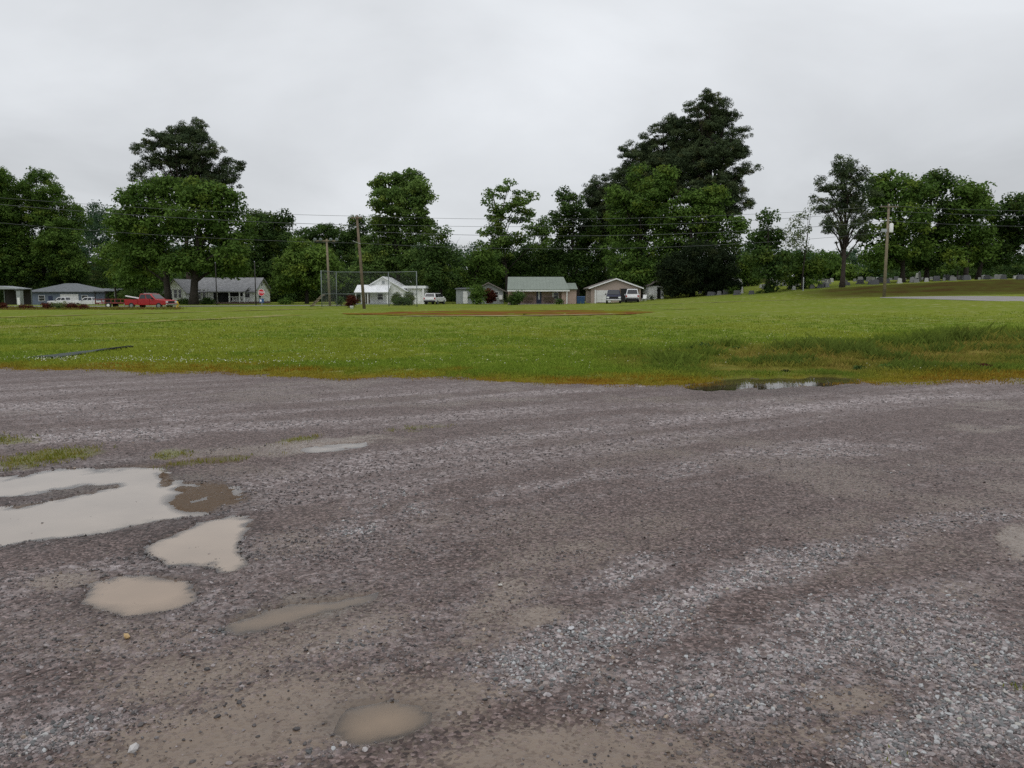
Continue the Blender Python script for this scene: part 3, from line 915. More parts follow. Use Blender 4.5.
def foliage_np(lobes, kind, g, dens=1.0, flat=1.0, leaves=70, scale=1.0):
    """lobes: list of (center xyz, rx, ry, rz) in metres -> leaf quads"""
    c0, c1, ll, asp, rc = KIND[kind]
    ll, rc = ll * scale, rc * scale
    Cs, Rs = [], []
    for (c, rx, ry, rz) in lobes:
        area = 4 * math.pi * ((rx * ry + rx * rz + ry * rz) / 3)
        k = max(3, int(dens * .62 * area / (rc * rc * 1.3)))
        d = g.normal(size=(k, 3)); d /= np.linalg.norm(d, axis=1)[:, None]
        rr = g.uniform(.32, 1.02, k) ** .55 * (g.uniform(.85, 1.28, k) if kind == 'pine' else 1)
        Cs.append(np.array(c) + d * rr[:, None] * np.array([rx, ry, rz]))
        Rs.append(np.minimum(rc, .8 * max(rx, rz)) * np.exp(g.normal(0, .25, k)))
    C = np.concatenate(Cs); r = np.concatenate(Rs); k = len(C)
    tint = np.clip(g.normal(.5, .24, k), 0, 1)
    nl = np.maximum((leaves * (r / rc) ** 2 * g.uniform(.6, 1.3, k)).astype(int), 6)
    idx = np.repeat(np.arange(k), nl); n = len(idx)
    d = g.normal(size=(n, 3)); d /= np.linalg.norm(d, axis=1)[:, None]
    off = d * (g.uniform(.1, 1, n) ** .5)[:, None] * r[idx][:, None]
    off[:, 2] *= .62 * flat
    off[:, 2] -= (.12 * (off[:, 0] ** 2 + off[:, 1] ** 2) / r[idx])
    Pn = C[idx] + off
    nrm = d * .7 + np.array([0, 0, .55]) + g.normal(0, .55, (n, 3)); nrm /= np.linalg.norm(nrm, axis=1)[:, None]
    a = np.cross(nrm, g.normal(size=(n, 3))); a /= np.linalg.norm(a, axis=1)[:, None] + 1e-9
    b = np.cross(nrm, a)
    L_ = ll * g.uniform(.6, 1.3, n); W_ = L_ * asp
    V = np.stack([Pn - a * L_[:, None] / 2, Pn + b * W_[:, None] / 2 - a * L_[:, None] * .05, Pn + a * L_[:, None] / 2, Pn - b * W_[:, None] / 2 - a * L_[:, None] * .05], 1)
    tt = np.clip(tint[idx] + g.normal(0, .16, n), 0, 1)[:, None]
    col = np.array(c0) * (1 - tt) + np.array(c1) * tt
    # some sprays are yellower or duller than the rest
    ys = (g.uniform(size=k) < .12)[idx][:, None]
    col = np.where(ys, col * np.array([1.3, 1.1, .9]), col)
    return V.reshape(-1, 3), np.arange(n * 4).reshape(-1, 4), np.repeat(col, 4, 0)


def leaf_obj(name, lobes, kind, g, parent, **kw):
    V, F, c = foliage_np(lobes, kind, g, **kw)
    return link(name, mesh_np(name, V, F, {"col": ('FLOAT_COLOR', c)}), M['needle' if kind in ('pine', 'cedar') else 'leaf'], parent)


def tree(name, label, px, D, lobes, kind, trunk=.3, dens=1.0, group=None, bark='bark', flat=1.0, lean=0, leaves=70, dep=1.0, scale=1.0, fork=True, limbs=True):
    """lobes in image px at distance D: (px,py,rx,ry); turned into metres with a depth of their own"""
    g = np.random.default_rng(int(px * 7 + D))
    base = P(px, D)
    root = empty(name, base, 0, label, 'tree', group)
    m = D / FPX
    W = []
    if kind == 'pine':
        ax = sum(l[0] for l in lobes) / len(lobes)
        lobes = [(l[0], l[1], l[2], max(l[3] * 1.3, l[2] * .5)) for l in lobes] + [(l[0] * .7 + ax * .3 + g.normal(0, 4), l[1] + g.normal(4, 4), l[2] * .6, l[2] * .42) for l in lobes]
        flat = .85; dens = dens * .74
    else:
        lobes = [(l[0], l[1], l[2] * 1.1, l[3] * 1.14) for l in lobes]
        dens = dens * 1.2 if dens > .8 else dens
    for i, lb in enumerate(lobes):
        q = P(lb[0], D, row=lb[1])
        rx, rz = lb[2] * m, lb[3] * m
        ry = max((rx + rz) / 2, rx * .8) * dep
        spread = 1.2 + .35 * max(l[2] for l in lobes) * m
        oy = g.uniform(-1, 1) * spread * dep if len(lobes) > 2 else 0
        W.append(((q.x - base.x, oy, q.z - base.z), rx, ry, rz))
    leaf_obj("crown", W, kind, g, root, dens=dens, flat=flat, leaves=leaves, scale=scale)
    top = max(w[0][2] for w in W)
    tx = [w for w in W if w[0][2] > top - 1.5][0][0]
    mb = MB()
    nseg = 8
    pts, rad = [], []
    for i in range(nseg + 1):
        t = i / nseg
        pts.append((tx[0] * t ** 1.6 + math.sin(t * 5 + px) * .12 * top * .04, tx[1] * t ** 1.5 * .6, -.3 + (top + .3) * t))
        rad.append(trunk * (1.35 if i == 0 else 1) * (1 - .86 * t))
    mb.tube(pts, rad, 9)
    if limbs:
        for (c, rx, ry, rz) in W:
            hz = max(c[2] * g.uniform(.45, .7), top * .18)
            if hz > top * .95: continue
            t = hz / top
            s = Vector((tx[0] * t ** 1.6 + math.sin(t * 5 + px) * .12 * top * .04, tx[1] * t ** 1.5 * .6, hz)); e = Vector(c)
            mid = s.lerp(e, .5) + Vector((g.normal(0, .2), g.normal(0, .2), .12 * (e - s).length))
            r0 = trunk * .42 * (1 - .6 * t)
            mb.tube([s, s.lerp(mid, .5) + Vector((0, 0, .08)), mid, mid.lerp(e, .6), e], [r0, r0 * .8, r0 * .62, r0 * .42, r0 * .15], 6)
            for _ in range(3):
                e2 = e + Vector((g.normal(0, rx * .5), g.normal(0, ry * .5), g.normal(rz * .2, rz * .4)))
                mb.tube([mid, mid.lerp(e2, .55) + Vector((0, 0, .1)), e2], [r0 * .42, r0 * .28, r0 * .07], 5)
    mb.build("trunk", M[bark], root, smooth=True)
    return root


# left of the field
tree('oak_tree', "tall broad green tree rising behind the hip-roofed grey-blue house", 45, 192, [(45, 190, 16, 18), (25, 205, 22, 20), (62, 215, 20, 18), (40, 230, 32, 22), (68, 245, 20, 22), (15, 245, 22, 26), (45, 264, 34, 18), (78, 268, 14, 14)], 'oak', .55, 1.0)
tree('oak_tree', "green tree cut by the left edge of the picture", -8, 185, [(-5, 200, 20, 24), (4, 183, 11, 12), (-12, 235, 24, 28), (2, 262, 20, 22), (-30, 215, 22, 30)], 'oak', .5)
tree('young_tree', "low bright green tree between the hip-roofed house and the red truck", 117, 140, [(110, 256, 13, 10), (124, 255, 14, 14), (122, 276, 13, 8), (135, 270, 12, 10)], 'light', .22)
tree('young_tree', "small drooping green tree behind the hood of the red truck", 146, 132, [(143, 262, 16, 14), (155, 276, 16, 9), (132, 278, 12, 8)], 'oak', .2)
PINE_A = [(176, 130, 12, 6), (190, 127, 14, 6), (160, 141, 12, 6), (200, 138, 13, 6), (150, 152, 11, 5), (180, 146, 17, 7), (214, 151, 13, 6), (146, 165, 9, 5), (166, 160, 15, 6), (196, 160, 17, 6), (228, 165, 11, 6), (143, 178, 6, 4), (175, 175, 18, 6), (207, 173, 17, 7), (234, 176, 8, 5), (158, 185, 12, 5), (195, 188, 22, 7), (222, 185, 14, 6)]
tree('pine_tree', "tall lone pine with a layered dark crown above the broad oaks", 189, 130, PINE_A, 'pine', .42, 1.15, bark='pine_bark', flat=.6, leaves=95)
tree('oak_tree', "broad oak with low branches shading the left gable of the white house", 169, 112, [(150, 200, 24, 14), (176, 190, 22, 12), (135, 225, 22, 14), (165, 224, 28, 17), (124, 246, 15, 12), (150, 252, 24, 13), (130, 266, 16, 7), (172, 262, 16, 9)], 'oak', .5, 1.0)
tree('oak_tree', "spreading oak whose branches hang over the porch of the white house", 194, 110, [(205, 194, 24, 12), (226, 201, 15, 12), (200, 218, 28, 15), (228, 228, 20, 16), (205, 247, 28, 14), (236, 254, 14, 13), (188, 263, 20, 8), (222, 266, 22, 7)], 'oak', .6, 1.0)
tree('broadleaf_tree', "dark green tree with a pointed top behind the white house", 262, 142, [(258, 224, 16, 12), (272, 232, 14, 14), (283, 218, 6, 8), (250, 245, 18, 16), (275, 254, 16, 18), (262, 273, 22, 14), (240, 270, 14, 16), (288, 245, 8, 12)], 'dark', .36)
tree('broadleaf_tree', "rounded light green tree right of the white house", 307, 119, [(305, 250, 20, 11), (290, 262, 15, 12), (322, 261, 18, 12), (305, 274, 28, 12), (335, 280, 13, 9), (287, 285, 14, 7)], 'light', .3)
tree('broadleaf_tree', "dark wide tree rising behind the leaning utility pole", 345, 172, [(340, 240, 20, 12), (325, 237, 13, 10), (358, 250, 18, 18), (345, 268, 26, 20), (310, 236, 12, 9), (362, 228, 8, 10)], 'dark', .45)
tree('poplar_tree', "tall upright light green tree behind the small white gabled house", 400, 130, [(388, 184, 15, 10), (408, 180, 13, 9), (421, 196, 11, 12), (392, 203, 18, 12), (412, 213, 15, 12), (384, 226, 14, 12), (405, 234, 18, 12), (426, 230, 9, 11), (375, 245, 17, 12), (395, 257, 22, 14), (371, 270, 16, 16), (415, 262, 18, 14)], 'poplar', .4, .95)
tree('broadleaf_tree', "dark rounded tree standing over the white car", 441, 122, [(430, 249, 16, 15), (445, 261, 14, 15), (425, 274, 16, 11), (446, 281, 13, 9), (436, 236, 9, 8)], 'dark', .3)
tree('broadleaf_tree', "low green tree between the dark tree and the grey house", 470, 128, [(468, 270, 15, 11), (462, 285, 11, 9), (490, 266, 16, 9), (482, 256, 10, 7)], 'oak', .22)
tree('poplar_tree', "tall loose tree with sky showing through its crown behind the green roof", 508, 136, [(492, 190, 6, 5), (508, 189, 9, 6), (522, 198, 12, 8), (498, 205, 11, 9), (516, 213, 16, 9), (498, 222, 11, 8), (536, 227, 10, 8), (488, 238, 9, 9), (512, 238, 17, 8), (541, 242, 10, 6), (500, 251, 14, 7)], 'poplar', .34, .62)
tree('broadleaf_tree', "dense dark tree directly behind the green metal roof", 530, 142, [(502, 264, 20, 10), (530, 258, 22, 14), (550, 262, 16, 16), (480, 266, 12, 9), (520, 274, 28, 10)], 'dark', .32)
tree('broadleaf_tree', "narrow dark green tree at the left foot of the pine stand", 578, 139, [(572, 205, 10, 10), (563, 222, 11, 12), (585, 225, 13, 14), (570, 245, 16, 15), (595, 248, 15, 18), (575, 268, 22, 14), (562, 196, 5, 7)], 'dark', .36)
g_p = "pines of the tall stand right of centre"
tree('pine_tree', "shortest pine at the left end of the tall stand", 606, 143, [(598, 186, 13, 7), (590, 195, 9, 7), (615, 181, 13, 9), (604, 204, 20, 13), (598, 222, 19, 15), (612, 235, 17, 13), (620, 210, 16, 14)], 'pine', .36, 1.2, g_p, 'pine_bark', .7, leaves=95)
tree('pine_tree', "second pine of the tall stand with a feathery rounded top", 638, 138, [(632, 149, 11, 6), (646, 145, 9, 7), (638, 164, 15, 9), (627, 178, 13, 9), (650, 180, 18, 12), (640, 198, 20, 14), (622, 195, 16, 12), (655, 165, 14, 10), (636, 180, 18, 12)], 'pine', .38, 1.15, g_p, 'pine_bark', .7, leaves=95)
tree('pine_tree', "dark pine pressed against the left side of the tallest pine", 668, 135, [(662, 132, 13, 8), (673, 124, 10, 6), (655, 148, 13, 8), (676, 149, 15, 10), (664, 168, 20, 12), (672, 186, 20, 13), (684, 150, 16, 12), (650, 158, 14, 10), (680, 168, 18, 12)], 'pine', .42, 1.25, g_p, 'pine_bark', .7, leaves=95)
PINE_B = [(704, 99, 8, 4), (712, 105, 13, 6), (696, 111, 12, 6), (724, 115, 13, 5), (708, 120, 17, 9), (684, 127, 13, 7), (712, 132, 22, 10), (736, 137, 10, 5), (695, 142, 22, 10), (735, 152, 14, 5), (716, 155, 24, 10), (690, 162, 20, 10), (744, 170, 9, 4), (714, 177, 28, 10), (742, 186, 9, 4), (700, 192, 28, 10), (737, 203, 12, 6), (722, 212, 16, 6), (730, 194, 14, 6)]
tree('pine_tree', "tallest pine in the picture with layered boughs on its right side", 711, 130, PINE_B, 'pine', .5, 1.15, g_p, 'pine_bark', .6, leaves=95)
tree('broadleaf_tree', "mid green tree in front of the pine stand above the double garage", 640, 124, [(640, 176, 11, 10), (666, 178, 11, 10), (618, 196, 9, 8), (652, 190, 14, 10), (640, 200, 16, 12), (625, 215, 15, 13), (655, 215, 18, 12), (632, 234, 20, 14), (655, 250, 20, 16), (623, 258, 17, 16), (645, 273, 27, 13), (672, 268, 16, 16)], 'oak', .42)
tree('broadleaf_tree', "brighter green tree below the right boughs of the tallest pine", 692, 119, [(690, 205, 18, 10), (715, 197, 18, 8), (672, 221, 16, 12), (705, 219, 22, 12), (734, 225, 10, 9), (690, 239, 22, 12), (719, 241, 17, 9), (737, 241, 8, 6)], 'oak', .38)
tree('cedar_tree', "nearly black cedar reaching the ground right of the pale shed", 708, 115, [(700, 258, 24, 16), (720, 266, 16, 15), (684, 272, 18, 15), (704, 283, 30, 11), (726, 286, 12, 9), (673, 284, 10, 10), (668, 272, 10, 12)], 'cedar', .4, 1.2, leaves=90)
# cemetery side
tree('holly_tree', "dark bushy evergreen left of the wispy tree", 769, 104, [(766, 219, 5, 7), (762, 232, 9, 7), (775, 232, 8, 7), (766, 245, 14, 8), (758, 257, 15, 8), (780, 262, 13, 9), (770, 272, 16, 7), (770, 286, 6, 7), (766, 291, 7, 4)], 'dark', .18, 1.1)
tree('wispy_tree', "thin wispy pale tree with bare twigs by the cemetery", 802, 104, [(800, 226, 13, 10), (790, 238, 10, 9), (813, 212, 7, 7), (803, 243, 12, 6)], 'airy', .12, .6, leaves=30, scale=.9)
tree('broadleaf_tree', "low leafy tree under the wispy twigs with ivy at its foot", 805, 107, [(798, 262, 15, 10), (812, 270, 11, 10), (803, 275, 13, 8), (806, 288, 6, 6)], 'oak', .16)
tree('broadleaf_tree', "rounded tree among the graves left of the lone right pine", 826, 165, [(826, 260, 13, 9), (815, 268, 10, 8), (838, 268, 10, 8), (826, 272, 16, 7)], 'oak', .25, scale=1.2)
tree('broadleaf_tree', "pale olive tree at the left end of the cemetery", 748, 140, [(744, 268, 9, 10), (752, 262, 8, 8), (738, 278, 8, 9), (750, 278, 10, 8)], 'light', .2)
tree('young_tree', "small yellow-green tree right behind the lone right pine trunk", 858, 150, [(856, 270, 8, 6), (850, 276, 7, 5), (864, 275, 7, 5)], 'light', .12)
tree('young_tree', "small blue-green bush-like tree left of the right utility pole", 874, 150, [(872, 272, 9, 6), (880, 276, 8, 5), (866, 277, 6, 5)], 'far', .12, scale=.7)
PINE_C = [(848, 162, 12, 5), (839, 170, 13, 6), (858, 177, 14, 6), (827, 184, 10, 5), (845, 189, 18, 6), (820, 197, 8, 4), (866, 194, 10, 6), (834, 204, 14, 5), (856, 207, 14, 5), (868, 212, 8, 6), (832, 227, 10, 5), (826, 220, 6, 4), (863, 234, 10, 4), (851, 221, 8, 4), (822, 208, 6, 4), (836, 236, 5, 3)]
tree('pine_tree', "lone pine with a bare lower trunk at the foot of the cemetery bank", 842, 100, PINE_C, 'pine', .3, .95, bark='pine_bark', flat=.6, leaves=70)
g_r = "trees in a row along the cemetery bank"
tree('oak_tree', "left tree of the cemetery row behind the right utility pole", 903, 108, [(900, 182, 16, 11), (886, 184, 9, 9), (914, 190, 11, 10), (889, 205, 16, 12), (905, 219, 22, 12), (884, 234, 17, 12), (905, 246, 22, 11), (878, 256, 15, 9), (896, 262, 16, 7)], 'oak', .34, 1.05, g_r)
tree('oak_tree', "second tree of the cemetery row with a two-topped crown", 926, 112, [(932, 180, 12, 7), (946, 184, 10, 8), (927, 197, 16, 10), (946, 205, 14, 12), (935, 227, 22, 14), (928, 249, 22, 11), (920, 262, 16, 6)], 'dark', .34, 1.05, g_r)
tree('oak_tree', "cemetery row tree with two dark trunks close together", 966, 109, [(964, 193, 12, 8), (978, 195, 12, 8), (965, 211, 18, 12), (986, 208, 12, 9), (970, 231, 22, 12), (960, 250, 20, 9), (986, 240, 12, 12)], 'oak', .34, 1.05, g_r)
tree('oak_tree', "dark tree crowded against its neighbour in the cemetery row", 978, 114, [(995, 214, 13, 9), (1000, 238, 15, 12), (985, 254, 18, 9), (1004, 256, 12, 8)], 'dark', .38, 1.1, g_r)
tree('oak_tree', "tree of the cemetery row cut by the right edge of the picture", 1032, 112, [(1014, 203, 13, 6), (1025, 211, 17, 9), (1012, 224, 11, 9), (1030, 234, 19, 13), (1018, 252, 16, 12), (1040, 220, 16, 16)], 'dark', .4, 1.0, g_r)
tree('young_tree', "small pale green tree under the crowns of the cemetery row", 958, 106, [(958, 257, 7, 6), (963, 266, 7, 5), (953, 266, 6, 5)], 'light', .08)


def wood(name, label, seeds, kind, scale, seed, leaves=46, dens=1.0):
    g = np.random.default_rng(seed)
    W = []
    for (px, D, top, wd) in seeds:
        b = P(px, D); m = D / FPX; tz = zrow(top, D)
        hgt = tz - b.z
        W.append(((b.x, b.y + g.uniform(-6, 6), tz - hgt * .22), wd * m, wd * m, hgt * .24))
        W.append(((b.x + g.uniform(-1, 1) * wd * m * .4, b.y + g.uniform(-4, 4), tz - hgt * .5), wd * m * 1.15, wd * m, hgt * .28))
        W.append(((b.x + g.uniform(-1, 1) * wd * m * .4, b.y - 3, tz - hgt * .8), wd * m * 1.1, wd * m, hgt * .24))
    V, F, c = foliage_np(W, kind, g, dens=dens, leaves=leaves, scale=scale)
    return tag(link(name, mesh_np(name, V, F, {"col": ('FLOAT_COLOR', c)}), M['leaf']), label, 'woods', None, 'stuff')


g_ = np.random.default_rng(3)
seeds = [(px, 300 + g_.uniform(-25, 25), t + g_.uniform(-3, 3), 9) for px, t in ((60, 225), (72, 216), (84, 209), (95, 205), (106, 206), (117, 207), (128, 214), (140, 222))]
seeds += [(px, 300 + g_.uniform(-25, 25), 246 + g_.uniform(-5, 4), 10) for px in range(-60, 60, 14)]
seeds += [(px, 300 + g_.uniform(-25, 25), 243 + g_.uniform(-5, 5), 10) for px in range(150, 480, 13)]
seeds += [(px, 310 + g_.uniform(-25, 25), 250 + g_.uniform(-4, 5), 10) for px in range(480, 1120, 13)]
wood('far_woods', "distant woods closing the view between the nearer trees", seeds, 'far', 1.25, 31, 40)
seeds = [(px, (150 if px > 128 else 196) + g_.uniform(-5, 8), 268 + g_.uniform(-8, 8), 12) for px in range(-70, 735, 10)]
seeds += [(px, 215 + g_.uniform(-8, 8), 263 + g_.uniform(-4, 4), 10) for px in range(870, 1120, 10)]
wood('undergrowth', "dark thicket filling the space behind the houses", seeds, 'dark', 1.0, 32, 44, .9)


# ------------------------------------------------------------------ bushes
def bush(name, label, px, D, rx, ht, kind='dark', group=None, dens=1.2, scale=.5, leaves=46, lift=0):
    """rx, ht in px at distance D"""
    b = P(px, D); m = D / FPX
    g = np.random.default_rng(int(px * 13 + ht * 5))
    r, h = rx * m, ht * m
    W = []
    for k in range(5):
        W.append(((g.uniform(-1, 1) * (.34 if scale > .2 else .1) * r, g.uniform(-1, 1) * (.3 if scale > .2 else .1) * r, h * (g.uniform(.3, .72) if scale > .2 else g.uniform(.4, .55)) + lift), r * .62, r * .62, h * .32))
    o = leaf_obj(name, W, kind, g, None, dens=dens, scale=scale, leaves=leaves)
    o.location = b
    return tag(o, label, 'bush', group)


bush('bush', "dark green bush in front of the green-roofed house, left of its porch", 516, 106, 9, 14, 'dark')
bush('bush', "small dark bush by the porch right of the navy door", 560, 106, 5, 6, 'dark')
bush('bush', "dark rounded bush behind the left end of the backstop", 341, 97, 6, 11, 'dark')
bush('bush', "dark reddish shrub left of the leaning utility pole", 352, 86, 6, 13, 'red', dens=1.0)
bush('bush', "yellow-green bush beside the white porch roof", 396, 104, 5, 16, 'airy', dens=1.6)
bush('bush', "spiky pale green bush in front of the flat-roofed annex", 409, 104, 6, 15, 'airy', dens=1.3)
bush('bush', "low dark bush under the pale green bushes", 402, 103, 9, 8, 'dark')
bush('bush', "dark green low hedge along the middle of the white house", 205, 114, 9, 7, 'dark')
bush('bush', "low clipped bush under the left gable windows of the white house", 184, 113, 8, 5, 'dark')
bush('bush', "small green bush right of the white house near the street", 286, 112, 7, 8, 'oak')
bush('shrub', "tall narrow green shrub hiding the middle of the grey house", 478, 112, 9, 20, 'oak')
bush('bush', "dark rusty bush behind the shrub of the grey house", 489, 114, 7, 16, 'red', scale=.6)
bush('bush', "dark bush at the foot of the pale shed", 652, 112, 4, 6, 'cedar')
bush('bush', "spreading green bush right of the nearly black cedar", 732, 112, 7, 10, 'oak')
for i, (px, rx, ht, lab) in enumerate(((3, 6, 8, "red-stemmed shrub at the left edge of the picture"), (27, 6, 7, "red-stemmed shrub below the dark wall of the hip-roofed house"), (49, 6, 8, "red-stemmed shrub below the left white pickup"),
                                       (60, 7, 10, "tallest and palest of the red-stemmed shrubs"), (72, 6, 8, "red-stemmed shrub between the two white pickups"), (85, 6, 7, "red-stemmed shrub below the right white pickup"))):
    bush('shrub', lab, px, 79, rx * 1.2, ht - 1.5 if i != 3 else ht - 1, 'red' if i != 3 else 'airy', "red-stemmed shrubs along the left verge", .8, .4, 24)
g = np.random.default_rng(99)
for (px, py, rx, ht, kd, lab) in ((703, 352, 9, 7, 'dark', "dark green weed clump, largest in the rough grass"), (690, 353, 5, 6, 'dark', "dark weed clump touching the largest clump on its left"), (789, 348, 5, 6, 'dark', "upright dark weed clump near the middle of the rough grass"),
                                  (736, 351, 5, 4, 'oak', "low weed clump right of the largest clump"), (802, 368, 8, 5, 'light', "weed clump with pale heads above the ditch puddle"), (858, 372, 6, 5, 'dark', "dark weed clump right of the ditch puddle"),
                                  (884, 372, 8, 6, 'oak', "bluish green weed clump on the rough bank"), (786, 375, 6, 4, 'cedar', "brown-black weed clump at the water's edge"), (980, 371, 12, 5, 'red', "reddish brown weed patch near the right edge")):
    x, y = gp(px, py)
    bush('weed_clump', lab, px, y, rx * 1.1, ht * 1.35, kd, "weed clumps in the rough grass", 3.2, .13, 60)

# ------------------------------------------------------------------ roads, paths, infield


def ribbon(name, pts, widths, mat, lift, label, jit=.3, seed=0, step=1.0, n=3):
    """strip laid on the terrain along ground points, with ragged edges"""
    pts = [Vector((p[0], p[1], 0)) for p in pts]
    out, ws = [], []
    for i in range(len(pts) - 1):
        k = max(2, int((pts[i + 1] - pts[i]).length / step))
        for j in range(k):
            t = j / k; out.append(pts[i].lerp(pts[i + 1], t)); ws.append(widths[i] * (1 - t) + widths[i + 1] * t)
    out.append(pts[-1]); ws.append(widths[-1])
    V, F = [], []
    for i, p in enumerate(out):
        t = (out[min(i + 1, len(out) - 1)] - out[max(i - 1, 0)]).normalized(); nn = Vector((-t.y, t.x, 0))
        for k in range(n + 1):
            s = (k / n - .5) * 2
            q = p + nn * s * ws[i] / 2
            if abs(s) == 1:
                q += nn * s * jit * (vnoise(q.x * .9, q.y * .9, seed) - .5) * 2
            V.append((q.x, q.y, float(H(q.x, q.y)) + .05 + lift))
    for i in range(len(out) - 1):
        for k in range(n):
            a = i * (n + 1) + k; F.append((a, a + 1, a + n + 2, a + n + 1))
    return tag(link(name, mesh_np(name, V, F, None, True), mat), label, None, None, 'structure')


def gpts(l): return [gp(*p) for p in l]


def patchy(name, c, c2, lo, hi, scale=.35):
    m = plain(name, c, .95, 0, .3, .6, 0)
    nt = m.node_tree; N, L = nt.nodes, nt.links; b = N["Principled BSDF"]
    src = b.inputs["Base Color"].links[0].from_socket
    tc = N.new("ShaderNodeTexCoord"); n = N.new("ShaderNodeTexNoise"); n.inputs["Scale"].default_value = scale; n.inputs["Detail"].default_value = 8
    L.new(tc.outputs["Object"], n.inputs["Vector"])
    r = N.new("ShaderNodeMapRange"); r.inputs[1].default_value = lo; r.inputs[2].default_value = hi; L.new(n.outputs["Fac"], r.inputs[0])
    x = N.new("ShaderNodeMix"); x.data_type = 'RGBA'; L.new(r.outputs[0], x.inputs[0]); L.new(src, x.inputs[6]); x.inputs[7].default_value = (*c2, 1)
    L.new(x.outputs[2], b.inputs["Base Color"])
    return m


M['dirt'] = patchy('dirt', (.165, .075, .026), (.135, .135, .014), .47, .6, .3)
M['worn'] = patchy('worn', (.23, .215, .095), (.15, .165, .013), .45, .6, .8)
M['dust'] = patchy('dust', (.30, .265, .15), (.2, .19, .04), .5, .7, .8)
ribbon('street', [P(-60, 94)[:2], P(60, 95)[:2], P(180, 96)[:2], P(260, 99)[:2], P(345, 103)[:2]], [5, 5, 5, 5, 4.5], M['street'], .03, "pale street in front of the white house", .1, 1)
up_ = gpts([(880, 297.9), (905, 297.3), (950, 296.7), (985, 296.6), (1024, 297.2), (1090, 298.6), (1200, 301)])
lo_ = gpts([(880, 298.5), (905, 299.1), (950, 300.4), (985, 301.6), (1024, 302.4), (1090, 303.8), (1200, 307)])
V_, F_ = [], []
for i in range(len(up_) - 1):
    for t in np.linspace(0, 1, 9)[:(9 if i == len(up_) - 2 else 8)]:
        a = Vector(up_[i]).lerp(Vector(up_[i + 1]), t); c = Vector(lo_[i]).lerp(Vector(lo_[i + 1]), t)
        for k in range(7):
            q = a.lerp(c, k / 6); V_.append((q.x, q.y, float(H(q.x, q.y)) + .062))
for i in range(len(V_) // 7 - 1):
    for k in range(6): F_.append((i * 7 + k, i * 7 + k + 1, i * 7 + k + 8, i * 7 + k + 7))
tag(link('road', mesh_np('road', V_, F_, None, True), M['asphalt']), "grey paved drive curving in from the right", None, None, 'structure')
ribbon('dirt_track', [P(600, 92)[:2], P(680, 90)[:2], P(760, 87)[:2], P(800, 86)[:2], P(860, 84.5)[:2]], [.5, .8, .9, .9, .6], M['dust'], .03, "thin pale track crossing the grass to the drive", .25, 3)
ribbon('infield', gpts([(345, 315), (430, 314.2), (520, 313.6), (600, 313.2), (650, 312.5)]), [4, 14, 18, 14, 2], M['dirt'], .02, "red-brown bare infield of the ball field", 1.6, 4, n=5)
ribbon('worn_strip', gpts([(400, 317.5), (480, 316.8), (560, 316.2), (615, 315.0)]), [1.0, 1.6, 1.6, .6], M['dust'], .04, "pale dusty streak along the front of the infield", .5, 5)
ribbon('worn_strip', gpts([(540, 311.2), (620, 310.6), (700, 309.5)]), [.7, 1.0, .5], M['worn'], .035, "pale streak behind the infield", .5, 6)
ribbon('worn_path', gpts([(-30, 329.5), (40, 327), (110, 324.5), (190, 321), (300, 315.5)]), [3.2, 2.2, 1.6, 1.6, 2.5], M['worn'], .02, "pale worn path through the left of the field", .35, 7)
ribbon('worn_path', gpts([(-30, 319.5), (60, 316.5), (140, 314.2), (230, 311.6), (320, 309.2)]), [1.6, 1.6, 1.6, 1.6, 1.6], M['worn'], .02, "thin pale line near the far left of the field", .3, 8)

# black sheet lying in the grass at the left
a0, a1, a2 = gp(44, 361), gp(85, 355), gp(125, 350)
def strip_bed(name, pts, ws, mat, parent, lift, hump):
    V, F = [], []
    n = 6
    for i, (p, w_) in enumerate(zip(pts, ws)):
        q = pts[min(i + 1, len(pts) - 1)]; o_ = pts[max(i - 1, 0)]
        t = Vector((q[0] - o_[0], q[1] - o_[1], 0)).normalized(); nn = Vector((-t.y, t.x, 0))
        for k in range(n + 1):
            s = k / n - .5
            V.append((p[0] + nn.x * s * w_, p[1] + nn.y * s * w_, float(H(p[0], p[1])) + .06 + lift + hump * (1 - (2 * s) ** 2) + .012 * (vnoise(p[0] * 3 + s * 4, p[1] * 3, 5) - .5)))
    for i in range(len(pts) - 1):
        for k in range(n):
            a = i * (n + 1) + k; F.append((a, a + 1, a + n + 2, a + n + 1))
    o = link(name, mesh_np(name, V, F, None, True), mat, parent)
    s = o.modifiers.new("thick", 'SOLIDIFY'); s.thickness = .012
    return o


pl = [(a0[0] + (a2[0] - a0[0]) * t, a0[1] + (a2[1] - a0[1]) * t) for t in np.linspace(0, 1, 24)]
t_ = empty('ground_sheet', (0, 0, 0), 0, "long black and grey fabric strip lying in the grass at the left", 'sheet')
strip_bed('black_border', [(p[0], p[1] + .28) for p in pl], list(np.interp(np.linspace(0, 1, 24), [0, .3, 1], [.25, .36, .26])), M['black_fabric'], t_, .025, .012)
strip_bed('grey_centre', pl[:18], list(np.interp(np.linspace(0, 1, 18), [0, .5, 1], [.75, .5, .05])), M['grey_fabric'], t_, .025, .02)


# ------------------------------------------------------------------ poles, cables, backstop, sign
def cable(a, b, sag, r, label, group):
    a, b = Vector(a), Vector(b)
    pts = []
    for i in range(25):
        t = i / 24; p = a.lerp(b, t); p.z -= sag * 4 * t * (1 - t); pts.append(p)
    return tag(MB().tube(pts, r, 5).build('power_cable', M['cable']), label, 'cable', group)


